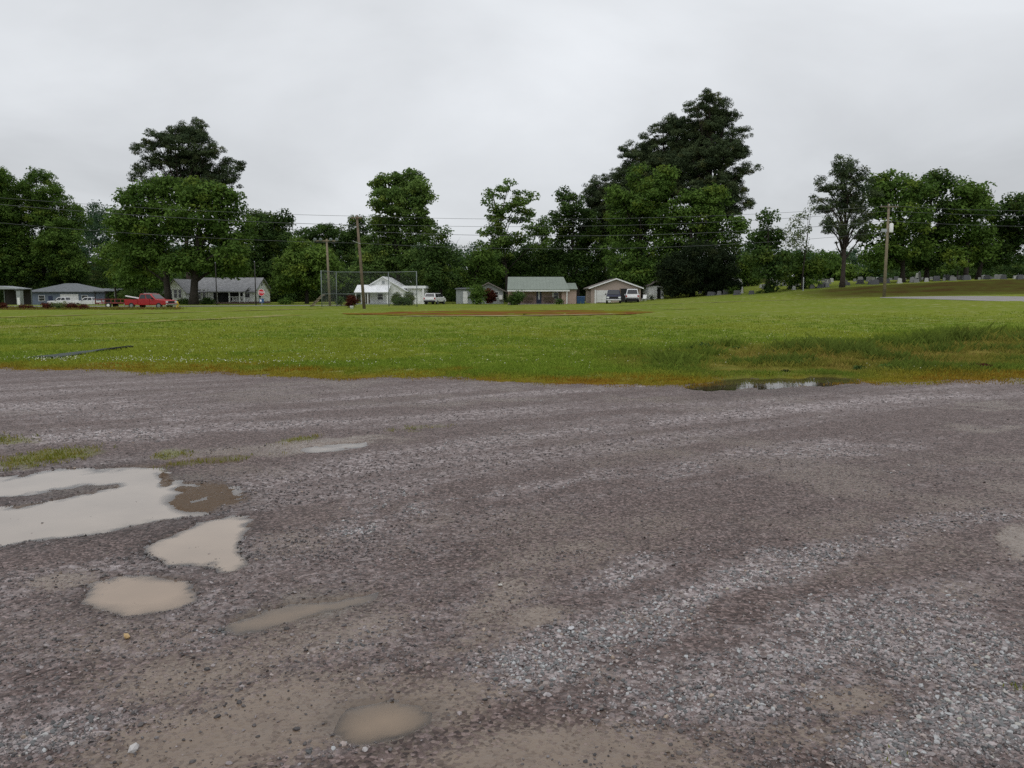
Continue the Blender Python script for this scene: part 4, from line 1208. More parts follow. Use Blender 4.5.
def utility_pole(px, D, top_row, lean, label, mat, arm_w, cans):
    b = P(px, D); top = zrow(top_row, D) - b.z
    root = empty('utility_pole', b, 0, label, 'utility pole')
    MB().tube([(0, 0, -.4), (lean * .5, 0, top * .5), (lean, 0, top)], [.17, .145, .11], 12).build('pole', mat, root, smooth=True)
    MB().box(lean - arm_w / 2, lean + arm_w / 2, -.2, -.1, top - .35, top - .22).build('crossarm', mat, root)
    for s in (-.45, 0, .45):
        MB().lathe([(.03, 0), (.05, .05), (.03, .09), (.045, .13), (.02, .17)], 8, (lean + s * arm_w, -.15, top - .21)).build('insulator', M['galv'], root)
    for (dx_, row) in cans:
        z = zrow(row, D) - b.z
        c = MB().lathe([(.04, -.5), (.2, -.48), (.21, -.4), (.21, .38), (.16, .46), (.05, .5)], 14, (lean * z / top + dx_, -.15, z)).build('transformer', M['white_paint'], root, smooth=True)
        MB().lathe([(.05, .46), (.06, .55), (.04, .62), (.02, .68)], 8, (lean * z / top + dx_, -.15, z)).build('bushing', M['wood_pole'], c)
    return root, b, top, lean


r1, pb, pt, pl_ = utility_pole(364.5, 81, 215, -.58, "leaning brown utility pole in front of the backstop", M['wood_pole'], 1.1, [])
MB().tube([(-.36 * .7, -.1, zrow(244, 81) - pb.z), (-1.0, -.2, zrow(241, 81) - pb.z)], .03, 6).build('bracket', M['galv'], r1)
r2, qb, qt, ql = utility_pole(884, 85, 204, .0, "straight brown utility pole with transformers before the cemetery bank", M['wood_pale'], 1.9, [(.3, 228)])
MB().box(-.75, -.15, -.2, -.12, zrow(232, 85) - qb.z, zrow(229, 85) - qb.z).build('cutout_bracket', M['galv'], r2)
gc = "overhead cables between the two utility poles"
for (ra, rb, sag, r, pos) in ((216, 206, .75, .016, "topmost overhead cable between the two utility poles"), (224, 211, .8, .016, "second overhead cable from the top between the two utility poles"),
                              (231, 221, .95, .02, "third overhead cable from the top between the two utility poles"), (243, 232, 1.1, .016, "lowest overhead cable between the two utility poles")):
    cable((pb.x + pl_ + .1, 81.1, zrow(ra, 81)), (qb.x, 84.8, zrow(rb, 85)), sag, r, pos, gc)
gl_ = "overhead cables left of the leaning pole"
for (ra, rb, px, D, sag, r, pos) in ((216, 183, -160, 72, .5, .016, "topmost overhead cable running left from the leaning pole"), (225, 188, -160, 72, .55, .022, "thick middle overhead cable running left from the leaning pole"),
                                     (243, 206, -160, 72, .6, .016, "lowest overhead cable running left from the leaning pole")):
    e = P(px, D, row=rb)
    cable((pb.x + pl_ - .1, 81.1, zrow(ra, 81)), e, sag, r, pos, gl_)
gr_ = "overhead cables right of the straight pole"
for (ra, rb, pos) in ((206, 209, "upper overhead cable running right from the straight pole"), (211, 214, "middle overhead cable running right from the straight pole"), (221, 225, "lower overhead cable running right from the straight pole")):
    e = P(1150, 84, row=rb)
    cable((qb.x, 84.8, zrow(ra, 85)), e, .35, .016, pos, gr_)

# floodlight pole by the backstop
b = P(330, 99); tz = zrow(239, 99) - b.z
fl = empty('floodlight_pole', b, 0, "pale wooden floodlight pole with a crossbar behind the backstop", 'light pole')
MB().tube([(0, 0, -.3), (-.2, 0, tz)], [.16, .12], 10).build('pole', M['wood_pale'], fl, smooth=True)
MB().box(-1.75, 1.25, -.22, -.12, tz - .3, tz - .16).build('crossbar', M['wood_pale'], fl)
for k, xx_ in enumerate((-1.6, -.9, .35, 1.1)):
    l_ = MB().lathe([(.06, .3), (.12, .22), (.2, .02), (.22, 0)], 12, (0, 0, 0)).build('floodlight', M['pipe'], fl, smooth=True)
    l_.location = (xx_, -.22, tz - .1); l_.rotation_euler = (R(60), 0, 0)
for px, D, top, lab in ((217, 106, 263, "thin dark pole in front of the porch of the white house"), (256, 104, 262, "thin dark pole left of the stop sign")):
    b = P(px, D); h = zrow(top, D) - b.z
    p_ = empty('thin_pole', b, 0, lab, 'pole')
    MB().tube([(0, 0, -.3), (.02, 0, h)], [.085, .06], 8).build('shaft', M['dark_pole'], p_, smooth=True)
    MB().lathe([(.065, h), (.05, h + .06), (.015, h + .1)], 8).build('cap', M['galv'], p_)

# stop sign
b = P(262, 100)
s_ = empty('stop_sign', b, R(-6), "red octagonal stop sign with a small blue sign on its post", 'sign')
hs = zrow(292.5, 100) - b.z
MB().box(-.035, .035, -.03, .03, -.2, hs + .5).build('post', M['galv'], s_)
oc = [(.44 * math.cos(R(22.5 + 45 * k)), hs + .44 * math.sin(R(22.5 + 45 * k))) for k in range(8)]
MB().prism(oc, 'y', -.052, -.034).build('sign_border', M['sign_white'], s_)
oc2 = [(p[0] * .93, hs + (p[1] - hs) * .93) for p in oc]
face = MB().prism(oc2, 'y', -.056, -.0525).build('sign_face', M['sign_red'], s_)


def lettering(txt, size, loc, mat, parent, rz=0):
    cu = bpy.data.curves.new('lettering', 'FONT'); cu.body = txt; cu.size = size; cu.align_x = 'CENTER'; cu.align_y = 'CENTER'; cu.extrude = .002; cu.offset = .006
    t = bpy.data.objects.new('lettering', cu); COL.objects.link(t)
    dg = bpy.context.evaluated_depsgraph_get(); me = bpy.data.meshes.new_from_object(t.evaluated_get(dg))
    bpy.data.objects.remove(t)
    o = link('lettering', me, mat, parent); o.location = loc; o.rotation_euler = (R(90), 0, rz)
    return o


lettering("STOP", .32, (0, -.06, hs), M['sign_white'], face)
bs = MB().box(-.3, .3, -.05, -.034, zrow(302.6, 100) - b.z, zrow(298.6, 100) - b.z).build('blue_panel', M['sign_blue'], s_)
MB().box(-.22, -.02, -.056, -.0505, zrow(301.6, 100) - b.z, zrow(299.6, 100) - b.z).build('white_mark', M['sign_white'], bs)

# fire hydrant
b = P(177.5, 88)
h_ = empty('fire_hydrant', b, 0, "yellow fire hydrant in front of the red truck", 'hydrant')
MB().lathe([(.17, 0), (.17, .05), (.11, .07), (.11, .5), (.14, .52), (.14, .56), (.12, .62), (.07, .7), (.03, .73)], 14).build('barrel', M['yellow'], h_, smooth=True)
for s in (-1, 1):
    MB().tube([(0, 0, .42), (s * .2, 0, .42)], .055, 10).build('nozzle', M['yellow'], h_)
MB().lathe([(.03, .73), (.03, .78)], 5).build('bonnet_nut', M['yellow'], h_)

# backstop: pipe frame with chain link
BP = [P(322, 90), P(337, 95), P(389, 96), P(417, 93)]
bk = empty('backstop', BP[1], 0, "tall chain-link ball field backstop with grey pipe frame", 'backstop')
hb = zrow(272, 95) - BP[1].z; hm = zrow(294, 95) - BP[1].z
loc = [p - BP[1] for p in BP]
for p in loc:
    MB().tube([(p.x, p.y, -.2), (p.x, p.y, hb + .05)], .05, 8).build('post', M['pipe'], bk, smooth=True)
for i in range(3):
    a, c = loc[i], loc[i + 1]
    for z, nm in ((hb, 'top_rail'), (hm, 'middle_rail')):
        MB().tube([(a.x, a.y, z), (c.x, c.y, z)], .035, 8).build(nm, M['pipe'], bk, smooth=True)
    mb = MB(); ln = (Vector((c.x, c.y)) - Vector((a.x, a.y))).length
    st = .11
    for k in range(int(-hb / st), int(ln / st) + 1):
        for sg in (1, -1):
            s0, s1 = k * st, k * st + hb
            z0, z1 = (0.05, hb) if sg == 1 else (hb, 0.05)
            t0, t1 = max(0, s0), min(ln, s1)
            if t1 - t0 < .05: continue
            za = z0 + (z1 - z0) * (t0 - s0) / hb; zb = z0 + (z1 - z0) * (t1 - s0) / hb
            A = Vector((a.x, a.y, 0)).lerp(Vector((c.x, c.y, 0)), t0 / ln); B = Vector((a.x, a.y, 0)).lerp(Vector((c.x, c.y, 0)), t1 / ln)
            mb.tube([(A.x, A.y - .03, za), (B.x, B.y - .03, zb)], .0022, 3, False)
    mb.build('chain_link', M['mesh_wire'], bk)
b = P(318, 93)
st_ = empty('bleacher', b, R(25), "small weathered wooden stand leaning left of the backstop", 'stand')
for y_ in (-.5, .5):
    MB().add([(-.9, y_ - .05, 0), (-.75, y_ - .05, 0), (.75, y_ - .05, 1.5), (.6, y_ - .05, 1.5), (-.9, y_ + .05, 0), (-.75, y_ + .05, 0), (.75, y_ + .05, 1.5), (.6, y_ + .05, 1.5)],
             [(0, 1, 2, 3), (7, 6, 5, 4), (0, 4, 5, 1), (1, 5, 6, 2), (2, 6, 7, 3), (3, 7, 4, 0)]).build('stringer', M['wood_pale'], st_)
for k in range(4):
    MB().box(-.85 + k * .42, -.5 + k * .42, -.62, .62, .2 + k * .38, .25 + k * .38).build('plank', M['wood_pale'], st_)
b = P(356, 82)
o = MB().lathe([(.17, 0), (.2, .3), (.21, .32), (.18, .33)], 14).build('bucket', M['white_paint'], None, smooth=True); o.location = b + Vector((-.35, -.4, 0))
tag(o, "small white bucket at the foot of the leaning utility pole", 'bucket')
# marker stake in the rough
x, y = gp(967, 337)
o = MB().box(-.02, .02, -.012, .012, -.1, .27).add([(-.02, -.012, .27), (.02, -.012, .27), (.02, .012, .27), (-.02, .012, .27), (0, 0, .30)], [(0, 1, 4), (1, 2, 4), (2, 3, 4), (3, 0, 4)]).build('marker_stake', M['rust'])
o.location = (x, y, float(H(x, y)) + .05); o.rotation_euler = (0, R(5), 0)
tag(o, "thin rusty marker stake standing in the grass near the right edge", 'stake')


# ------------------------------------------------------------------ houses
def wn(parent, x0, x1, z0, z1, y, frame='white_paint', fw=.07, pane='glass', name='window', mullion=True):
    """window on a wall facing -y at plane y"""
    m = MB()
    m.box(x0 - fw, x1 + fw, y - .05, y + .02, z1, z1 + fw).box(x0 - fw, x1 + fw, y - .08, y + .02, z0 - fw, z0)
    m.box(x0 - fw, x0, y - .05, y + .02, z0, z1).box(x1, x1 + fw, y - .05, y + .02, z0, z1)
    if mullion: m.box(x0, x1, y - .045, y + .02, (z0 + z1) / 2 - .02, (z0 + z1) / 2 + .02)
    f = m.build(name, M[frame], parent)
    MB().box(x0, x1, y - .02, y + .015, z0, z1).build('pane', M[pane], f)
    return f


def gable_roof(m, x0, x1, y0, y1, ez, rz, axis='x', th=.14, over=.4):
    """two slabs; ridge along axis"""
    if axis == 'x':
        ym = (y0 + y1) / 2; sl = (rz - ez) / (ym - y0)
        a = ez - over * sl
        m.prism([(y0 - over, a), (ym, rz), (ym, rz + th), (y0 - over, a + th)], 'x', x0 - over, x1 + over)
        m.prism([(y1 + over, a), (y1 + over, a + th), (ym, rz + th), (ym, rz)], 'x', x0 - over, x1 + over)
    else:
        xm = (x0 + x1) / 2; sl = (rz - ez) / (xm - x0)
        a = ez - over * sl
        m.prism([(x0 - over, a), (xm, rz), (xm, rz + th), (x0 - over, a + th)], 'y', y0 - over, y1 + over)
        m.prism([(x1 + over, a), (x1 + over, a + th), (xm, rz + th), (xm, rz)], 'y', y0 - over, y1 + over)
    return m


def gable_walls(m, x0, x1, y0, y1, ez, rz, axis='x', z0=-.3):
    if axis == 'x':
        return m.prism([(y0, z0), (y1, z0), (y1, ez), ((y0 + y1) / 2, rz), (y0, ez)], 'x', x0, x1)
    return m.prism([(x0, z0), (x1, z0), (x1, ez), ((x0 + x1) / 2, rz), (x0, ez)], 'y', y0, y1)


# hip-roofed house, far left
D = 170; b = P(61, D); m_ = D / FPX
h1 = empty('hip_roof_house', b, 0, "low grey-blue house with hip roof and white garage door", 'house')
x0, x1 = (31 - 61) * m_, (93 - 61) * m_; ez = zrow(292, D) - b.z; rz = zrow(283.8, D) - b.z
MB().box(x0, x1, 0, 9, -.4, ez).build('wall', M['blue_siding'], h1)
rf = MB()
ov = .6
A = [(x0 - ov, -ov, ez - .05), (x1 + ov, -ov, ez - .05), (x1 + ov, 9 + ov, ez - .05), (x0 - ov, 9 + ov, ez - .05), (x0 + 5.2, 4.5, rz), (x1 - 5.6, 4.5, rz)]
A += [(p[0], p[1], p[2] + .16) for p in A]
rf.add(A, [(6, 7, 11, 10), (7, 8, 11), (8, 9, 10, 11), (9, 6, 10), (1, 0, 4, 5), (2, 1, 5), (3, 2, 5, 4), (0, 3, 4), (0, 1, 7, 6), (1, 2, 8, 7), (2, 3, 9, 8), (3, 0, 6, 9)])
rf.build('roof', M['shingle_dark'], h1)
gx0, gx1 = (61 - 61) * m_, (79 - 61) * m_
MB().box(gx0, gx1, -.06, .02, 0, zrow(294, D) - b.z).build('garage_door', M['garage_white'], h1)
wn(h1, -4.6, -3.4, 1.0, 2.1, 0)
wn(h1, 4.6, 5.8, 1.0, 2.1, 0)
MB().box(-2.6, -1.7, -.05, .02, 0, 2.05).build('door', M['navy_door'], h1)

# open shed and white canopy at the left edge
D = 150; b = P(108, D); ht = zrow(290.8, D) - b.z
sh = empty('open_shed', b, 0, "dark open-sided shed with flat roof behind the red truck", 'shed')
MB().prism([(-.2, ht - .1), (4, ht + .35), (4, ht + .47), (-.2, ht + .02)], 'x', -2.6, 1.6).build('roof', M['shingle_dark'], sh)
MB().box(-2.4, 1.4, 3.7, 3.85, -.3, ht + .3).build('back_wall', M['dark_pole'], sh)
for px_ in (-2.4, -.4, 1.3):
    MB().box(px_, px_ + .12, 0, .12, -.3, ht - .08).build('post', M['galv'] if px_ > 1 else M['dark_pole'], sh)
D = 140; b = P(9, D)
cp_ = empty('carport', b, 0, "white-roofed canopy at the left edge of the picture", 'carport')
hz = zrow(289, D) - b.z
MB().prism([(-3.6, hz + .1), (-2.0, hz + .55), (1.6, hz + .1), (1.6, hz - .03), (-3.6, hz - .03)], 'y', 0, 4.5).build('roof', M['galv'], cp_)
MB().box(-3.5, 1.5, 4.42, 4.5, -.3, hz).build('back_wall', M['dark_pole'], cp_)
for x_ in (-3.5, 1.4):
    for y_ in (.1, 4.3):
        MB().box(x_, x_ + .12, y_, y_ + .12, -.3, hz - .05).build('post', M['pipe'], cp_)
b = P(19, 138)
bx_ = empty('utility_shed', b, 0, "small pale upright shed right of the white canopy", 'shed')
MB().box(-.35, .35, 0, .9, -.2, zrow(290.5, 138) - b.z).build('wall', M['grey_siding'], bx_)
MB().prism([(-.5, zrow(290.5, 138) - b.z), (.5, zrow(290.5, 138) - b.z + .15), (.5, zrow(290.5, 138) - b.z + .22), (-.5, zrow(290.5, 138) - b.z + .07)], 'y', -.15, 1.05).build('roof', M['shingle_dark'], bx_)
MB().box(-.22, .22, -.03, .01, 0, 1.5).build('door', M['white_paint'], bx_)

# white house
D = 120; b = P(225, D); m_ = D / FPX
h2 = empty('white_house', b, 0, "white house with grey roof, dark porch and two gables", 'house')
fx = lambda px: (px - 225) * m_
xa, xb = fx(194), fx(254)
ez = zrow(291.5, D) - b.z; rz = zrow(278.5, D + 4) - b.z
gable_walls(MB(), xa, xb, 0, 8, ez, rz - .02).build('wall', M['white_siding'], h2)
gable_roof(MB(), xa, xb, 0, 8, ez, rz, 'x', .14, .35).build('roof', M['shingle'], h2)
MB().box(xa - .02, xb + .03, -.03, 8.03, -.3, .35).build('foundation', M['red_brick'], h2)
wx0, wx1 = fx(172), fx(192)
lw = gable_walls(MB(), wx0, wx1, -2.2, 4, ez, rz - .3, 'y').build('wing_wall', M['white_siding'], h2)
gable_roof(MB(), wx0, wx1, -2.2, 4, ez, rz - .28, 'y', .13, .3).build('wing_roof', M['shingle'], h2)
MB().box(wx0 - .02, wx1 + .02, -2.23, 3.9, -.3, .38).build('wing_foundation', M['red_brick'], h2)
for (a, c) in ((176.5, 179), (181, 184), (185.5, 188)):
    wn(h2, fx(a), fx(c), .95, 2.15, -2.2)
for (a, c) in ((199, 201.5), (203.5, 206), (208, 210)):
    wn(h2, fx(a), fx(c), .75, 2.15, 0)
# porch
pz = zrow(291.3, D) - b.z
MB().prism([(-2.3, pz - .15), (.6, pz + .75), (.6, pz + .86), (-2.3, pz - .03)], 'x', fx(213), fx(250)).build('porch_roof', M['shingle'], h2)
MB().box(fx(213), fx(250), -2.2, -.03, -.2, .3).build('porch_floor', M['red_brick'], h2)
for px in (214.5, 222.5, 234.5, 244.5, 249):
    MB().box(fx(px) - .07, fx(px) + .07, -2.15, -2.01, .3, pz - .12).build('porch_post', M['white_paint'], h2)
MB().box(fx(214), fx(243), -.07, .0, .3, 2.3).build('porch_shade', M['inside_shade'], h2)  # dark panel over the white wall paints the porch shade
MB().box(fx(229), fx(231), -.11, -.07, .3, 1.2).build('door', M['white_paint'], h2)
rl = MB()
rl.box(fx(236), fx(249), -2.12, -2.06, 1.05, 1.12).box(fx(236), fx(249), -2.12, -2.06, .4, .45)
for k in range(18): rl.box(fx(236) + .2 + k * .1, fx(236) + .23 + k * .1, -2.1, -2.07, .45, 1.05)
rl.build('railing', M['white_paint'], h2)
wn(h2, fx(245.5), fx(250), 1.0, 2.1, 0)
# right gable end: vent and window on the wall facing +x
MB().box(xb + .0, xb + .03, 3.8, 4.2, rz - 1.1, rz - .6).build('gable_vent', M['inside_shade'], h2)
f = MB().box(xb, xb + .05, 2.2, 3.4, .9, 2.1).build('window', M['white_paint'], h2)
MB().box(xb + .051, xb + .06, 2.28, 3.32, .98, 2.02).build('pane', M['glass'], f)

# small white gabled house behind the backstop
D = 115; b = P(384, D); m_ = D / FPX; fx = lambda px: (px - 384) * m_
h3 = empty('gabled_house', b, 0, "small white house with wide front gable and metal porch roof", 'house')
ez = zrow(291, D) - b.z; rz = zrow(277.3, D) - b.z
gable_walls(MB(), fx(361), fx(406), 0, 8, ez, rz, 'y').build('wall', M['white_siding'], h3)
gable_roof(MB(), fx(361), fx(406), 0, 8, ez, rz, 'y', .13, .35).build('roof', M['white_metal'], h3)
f = MB().box(fx(381.5), fx(386), -.05, 0, zrow(284.5, D) - b.z, zrow(280, D) - b.z).build('gable_vent', M['white_paint'], h3)
MB().box(fx(382.2), fx(385.3), -.06, -.05, zrow(284, D) - b.z, zrow(280.6, D) - b.z).build('louvre', M['grey_siding'], f)
MB().prism([(-2.6, zrow(292.6, D) - b.z), (-.01, zrow(285.5, D) - b.z), (-.01, zrow(284.9, D) - b.z), (-2.6, zrow(292, D) - b.z)], 'x', fx(358), fx(391)).build('porch_roof', M['white_metal'], h3)
MB().box(fx(358), fx(391), -2.5, -.02, -.2, .15).build('porch_floor', M['grey_siding'], h3)
for px in (359.5, 371, 390):
    MB().box(fx(px) - .06, fx(px) + .06, -2.45, -2.33, .15, zrow(292.6, D) - b.z).build('porch_post', M['white_paint'], h3)
wn(h3, fx(378), fx(383), .7, 1.6, -.01)
MB().box(fx(366), fx(370), -.04, 0, .1, 1.75).build('door', M['wood_pole'], h3)
MB().box(fx(406), fx(423), .8, 7, -.3, zrow(288.5, D) - b.z).build('annex_wall', M['white_siding'], h3)
MB().box(fx(402), fx(425.5), .3, 7.4, zrow(288.4, D) - b.z, zrow(285.8, D) - b.z).build('annex_roof', M['white_metal'], h3)
MB().box(fx(422), fx(423.6), .35, .5, -.3, zrow(288.5, D) - b.z).build('annex_post', M['white_paint'], h3)
wn(h3, fx(410), fx(413), .8, 1.7, .8)

# grey house half hidden by a shrub
D = 118; b = P(480, D); m_ = D / FPX; fx = lambda px: (px - 480) * m_
h4 = empty('grey_house', b, 0, "weathered grey house half hidden by a tall shrub", 'house')
e4 = zrow(290.5, D) - b.z; r4 = zrow(283.2, D) - b.z
gable_walls(MB(), fx(474), fx(503), 0, 8, e4, r4, 'y').build('wall', M['grey_siding'], h4)
gable_roof(MB(), fx(474), fx(503), 0, 8, e4, r4, 'y', .13, .5).build('roof', M['shingle_brown'], h4)
MB().box(fx(456), fx(474), .6, 6, -.3, zrow(289.2, D) - b.z).build('side_wall', M['grey_siding'], h4)
MB().prism([(.3, zrow(289.2, D) - b.z), (6.3, zrow(288, D) - b.z), (6.3, zrow(287.4, D) - b.z), (.3, zrow(288.6, D) - b.z)], 'x', fx(455), fx(475)).build('side_roof', M['shingle_dark'], h4)
MB().box(fx(463), fx(467.5), .55, .6, .1, 1.9).build('door', M['garage_white'], h4)
wn(h4, fx(495), fx(498), 1.0, 1.8, 0)
MB().box(fx(499), fx(502.4), -.35, 0, .7, 1.35).build('air_conditioner', M['white_paint'], h4)

# brick house with green metal roof
D = 111; b = P(540, D); m_ = D / FPX; fx = lambda px: (px - 540) * m_
h5 = empty('brick_house', b, 0, "pinkish brick house with a broad green metal roof", 'house')
rf5 = zrow(290.2, D - 1.6) - b.z; rr5 = zrow(277.6, D + 3) - b.z
MB().box(fx(508), fx(565), .2, 7, -.3, rf5 + .35).build('wall', M['pink_brick'], h5)
sl = (rr5 - rf5) / 4.6
MB().add([(fx(507.5), -1.6, rf5), (fx(568.5), -1.6, rf5), (fx(564.5), 3, rr5), (fx(508), 3, rr5), (fx(507.5), -1.6, rf5 + .1), (fx(568.5), -1.6, rf5 + .1), (fx(564.5), 3, rr5 + .1), (fx(508), 3, rr5 + .1),
          (fx(508), 7.6, rf5), (fx(566), 7.6, rf5), (fx(508), 7.6, rf5 + .1), (fx(566), 7.6, rf5 + .1)],
         [(4, 5, 6, 7), (3, 2, 1, 0), (0, 1, 5, 4), (1, 2, 6, 5), (0, 4, 7, 3), (7, 6, 11, 10), (8, 9, 2, 3), (9, 8, 10, 11), (2, 9, 11, 6), (3, 7, 10, 8)]).build('roof', M['green_metal'], h5)
MB().box(fx(507.5), fx(568.5), -1.63, -1.58, rf5 - .16, rf5 - .002).build('fascia', M['white_paint'], h5)
MB().prism([(.2, rf5 + .3), (3, rr5 - .08), (7, rf5 + .3)], 'x', fx(508.3), fx(508.8)).build('gable_end', M['pink_brick'], h5)
MB().box(fx(508), fx(566), -1.5, .2, -.25, .12).build('porch_floor', M['asphalt'], h5)
for px in (517, 566):
    MB().box(fx(px) - .06, fx(px) + .06, -1.5, -1.38, .12, rf5 - .16).build('porch_post', M['white_paint'], h5)
d5 = MB().box(fx(536.5), fx(541.5), .14, .21, .12, 1.95).build('door', M['navy_door'], h5)
MB().box(fx(538.2), fx(539.8), .12, .14, .7, 1.8).build('pane', M['lamp_clear'], d5)
wn(h5, fx(519), fx(523), .8, 1.65, .2)
wn(h5, fx(554), fx(558), .8, 1.65, .2)
for px in (523.8, 553): MB().box(fx(px) - .12, fx(px) + .12, .13, .2, .75, 1.7).build('shutter', M['white_paint'], h5)
MB().box(fx(561), fx(575.5), -1.2, 6, -.3, zrow(289.6, D) - b.z).build('annex_wall', M['pink_brick'], h5)
MB().prism([(-1.5, zrow(289.4, D) - b.z), (2.5, zrow(283.3, D) - b.z), (6.3, zrow(289.4, D) - b.z), (6.3, zrow(288.9, D) - b.z), (2.5, zrow(282.8, D) - b.z), (-1.5, zrow(288.9, D) - b.z)], 'x', fx(566.5), fx(576.5)).build('annex_roof', M['green_metal'], h5)
for px, lab in ((528, "dark slatted bench on the porch left of the navy door"), (549, "dark bench on the porch right of the navy door")):
    bb = b + Vector((fx(px), -.5, .12))
    bn = empty('porch_bench', bb, 0, lab, 'bench')
    MB().box(-.7, .7, -.25, .25, .4, .46).build('seat', M['wood_pole'], bn)
    MB().box(-.7, .7, .22, .28, .5, .9).build('backrest', M['wood_pole'], bn)
    for x_ in (-.65, .6):
        for y_ in (-.24, .2): MB().box(x_, x_ + .05, y_, y_ + .05, 0, .4).build('leg', M['wood_pole'], bn)

# wheeled bins
for px, lab in ((578.5, "blue wheeled bin nearest the brick house wall"), (582.8, "blue wheeled bin on the side nearer the garage")):
    b = P(px, 110)
    wb = empty('wheeled_bin', b, R(8 if px < 580 else -12), lab, 'bin', "blue wheeled bins between house and garage")
    MB().frustum((-.22, .22, -.25, .25, .08), (-.29, .29, -.34, .34, .98)).build('bin_body', M['bin_blue'], wb)
    MB().prism([(-.38, .985), (.36, .985), (.34, 1.07), (-.3, 1.05)], 'x', -.31, .31).build('lid', M['bin_blue'], wb)
    for s in (-.24, .24): MB().tube([(s - .03, .27, .1), (s + .03, .27, .1)], .1, 12).build('wheel', M['rubber'], wb)
    MB().tube([(-.24, .4, .95), (.24, .4, .95)], .018, 6).build('handle', M['bin_blue'], wb)

# tan brick double garage
D = 113; b = P(617, D); m_ = D / FPX; fx = lambda px: (px - 617) * m_
h6 = empty('brick_garage', b, 0, "tan brick double garage with white door and low gable", 'garage')
e6 = zrow(288.2, D) - b.z; r6 = zrow(279.4, D) - b.z
gable_walls(MB(), fx(591), fx(640.5), 0, 8, e6, r6, 'y').build('wall', M['tan_brick'], h6)
gable_roof(MB(), fx(591), fx(640.5), 0, 8, e6, r6, 'y', .16, .35).build('roof', M['shingle_brown'], h6)
for (p, q) in (((fx(591) - .35, e6 - .12), (fx(615.75), r6 + .0)), ((fx(615.75), r6 + .0), (fx(640.5) + .35, e6 - .12))):
    MB().prism([p, q, (q[0], q[1] + .17), (p[0], p[1] + .17)], 'y', -.39, -.352).build('bargeboard', M['white_paint'], h6)
gd = MB().box(fx(596.5), fx(611), -.06, .0, .05, zrow(290.3, D) - b.z).build('garage_door', M['garage_white'], h6)
gd2 = MB().box(fx(594.6), fx(596.2), -.05, 0, -.1, zrow(290, D) - b.z).build('door_trim', M['white_paint'], h6)
MB().box(fx(620.5), fx(637.5), -.02, 0.0, .05, zrow(288.6, D) - b.z).build('bay_shade', M['inside_shade'], h6)  # flat dark panel on the solid wall, painted as the unlit bay
MB().box(fx(619.5), fx(620.4), -.05, 0, 0, zrow(288.4, D) - b.z).build('door_trim', M['wood_pole'], h6)
MB().box(fx(637.6), fx(638.4), -.05, 0, 0, zrow(288.4, D) - b.z).build('door_trim', M['wood_pole'], h6)

# pale shed
D = 118; b = P(656, D); m_ = D / FPX; fx = lambda px: (px - 656) * m_
h7 = empty('pale_shed', b, R(8), "narrow pale shed with a dark open doorway by the cedar", 'shed')
e7 = zrow(286, D) - b.z
MB().box(fx(648.5), fx(657), 0, 3, -.3, e7).box(fx(661.5), fx(664), 0, 3, -.3, e7).box(fx(657), fx(661.5), .4, 3, -.3, e7).build('wall', M['white_siding'], h7)
MB().box(fx(657.1), fx(661.4), .36, .4, 0, e7 - .2).build('doorway', M['inside_shade'], h7)
MB().prism([(fx(647), e7 - .05), (fx(656), e7 + .65), (fx(665.5), e7 - .05), (fx(665.5), e7 + .08), (fx(656), e7 + .8), (fx(647), e7 + .08)], 'y', -.3, 3.3).build('roof', M['shingle_brown'], h7)
b = P(644, 112)
ch = empty('lawn_chair', b, R(-30), "white lawn chair beside the pale shed", 'chair')
MB().box(-.26, .26, -.25, .25, .38, .43).build('seat', M['white_paint'], ch)
MB().add([(-.26, .22, .43), (.26, .22, .43), (.26, .27, .43), (-.26, .27, .43), (-.26, .38, .95), (.26, .38, .95), (.26, .42, .95), (-.26, .42, .95)], [(0, 3, 2, 1), (4, 5, 6, 7), (0, 1, 5, 4), (1, 2, 6, 5), (2, 3, 7, 6), (3, 0, 4, 7)]).build('backrest', M['white_paint'], ch)
for x_ in (-.26, .22):
    for y_ in (-.25, .2): MB().box(x_, x_ + .04, y_, y_ + .04, 0, .38).build('leg', M['white_paint'], ch)


# ------------------------------------------------------------------ vehicles (local x forward)
def wheels(root, xs, half, r=.37):
    for x_ in xs:
        for s in (-1, 1):
            wv_ = MB().tube([(0, -.12, 0), (0, -.1, 0), (0, .1, 0), (0, .12, 0)], [r * .85, r, r, r * .85], 20).build('wheel', M['rubber'], root)
            wv_.location = (x_, s * half, r)
            MB().tube([(0, s * .122, 0), (0, s * .128, 0)], [r * .6, r * .5], 14).build('rim', M['pipe'], wv_)


def quad_slab(a, b, c, d, th=.012):
    """thin glass set just proud of the plane through a,b,c,d"""
    a, b, c, d = map(Vector, (a, b, c, d))
    n = (b - a).cross(d - a).normalized() * th
    P8 = [a, b, c, d, a + n, b + n, c + n, d + n]
    return MB().add(P8, [(0, 3, 2, 1), (4, 5, 6, 7), (0, 1, 5, 4), (1, 2, 6, 5), (2, 3, 7, 6), (3, 0, 4, 7)])


def lerp3(a, b, t): return tuple(a[i] + (b[i] - a[i]) * t for i in range(3))


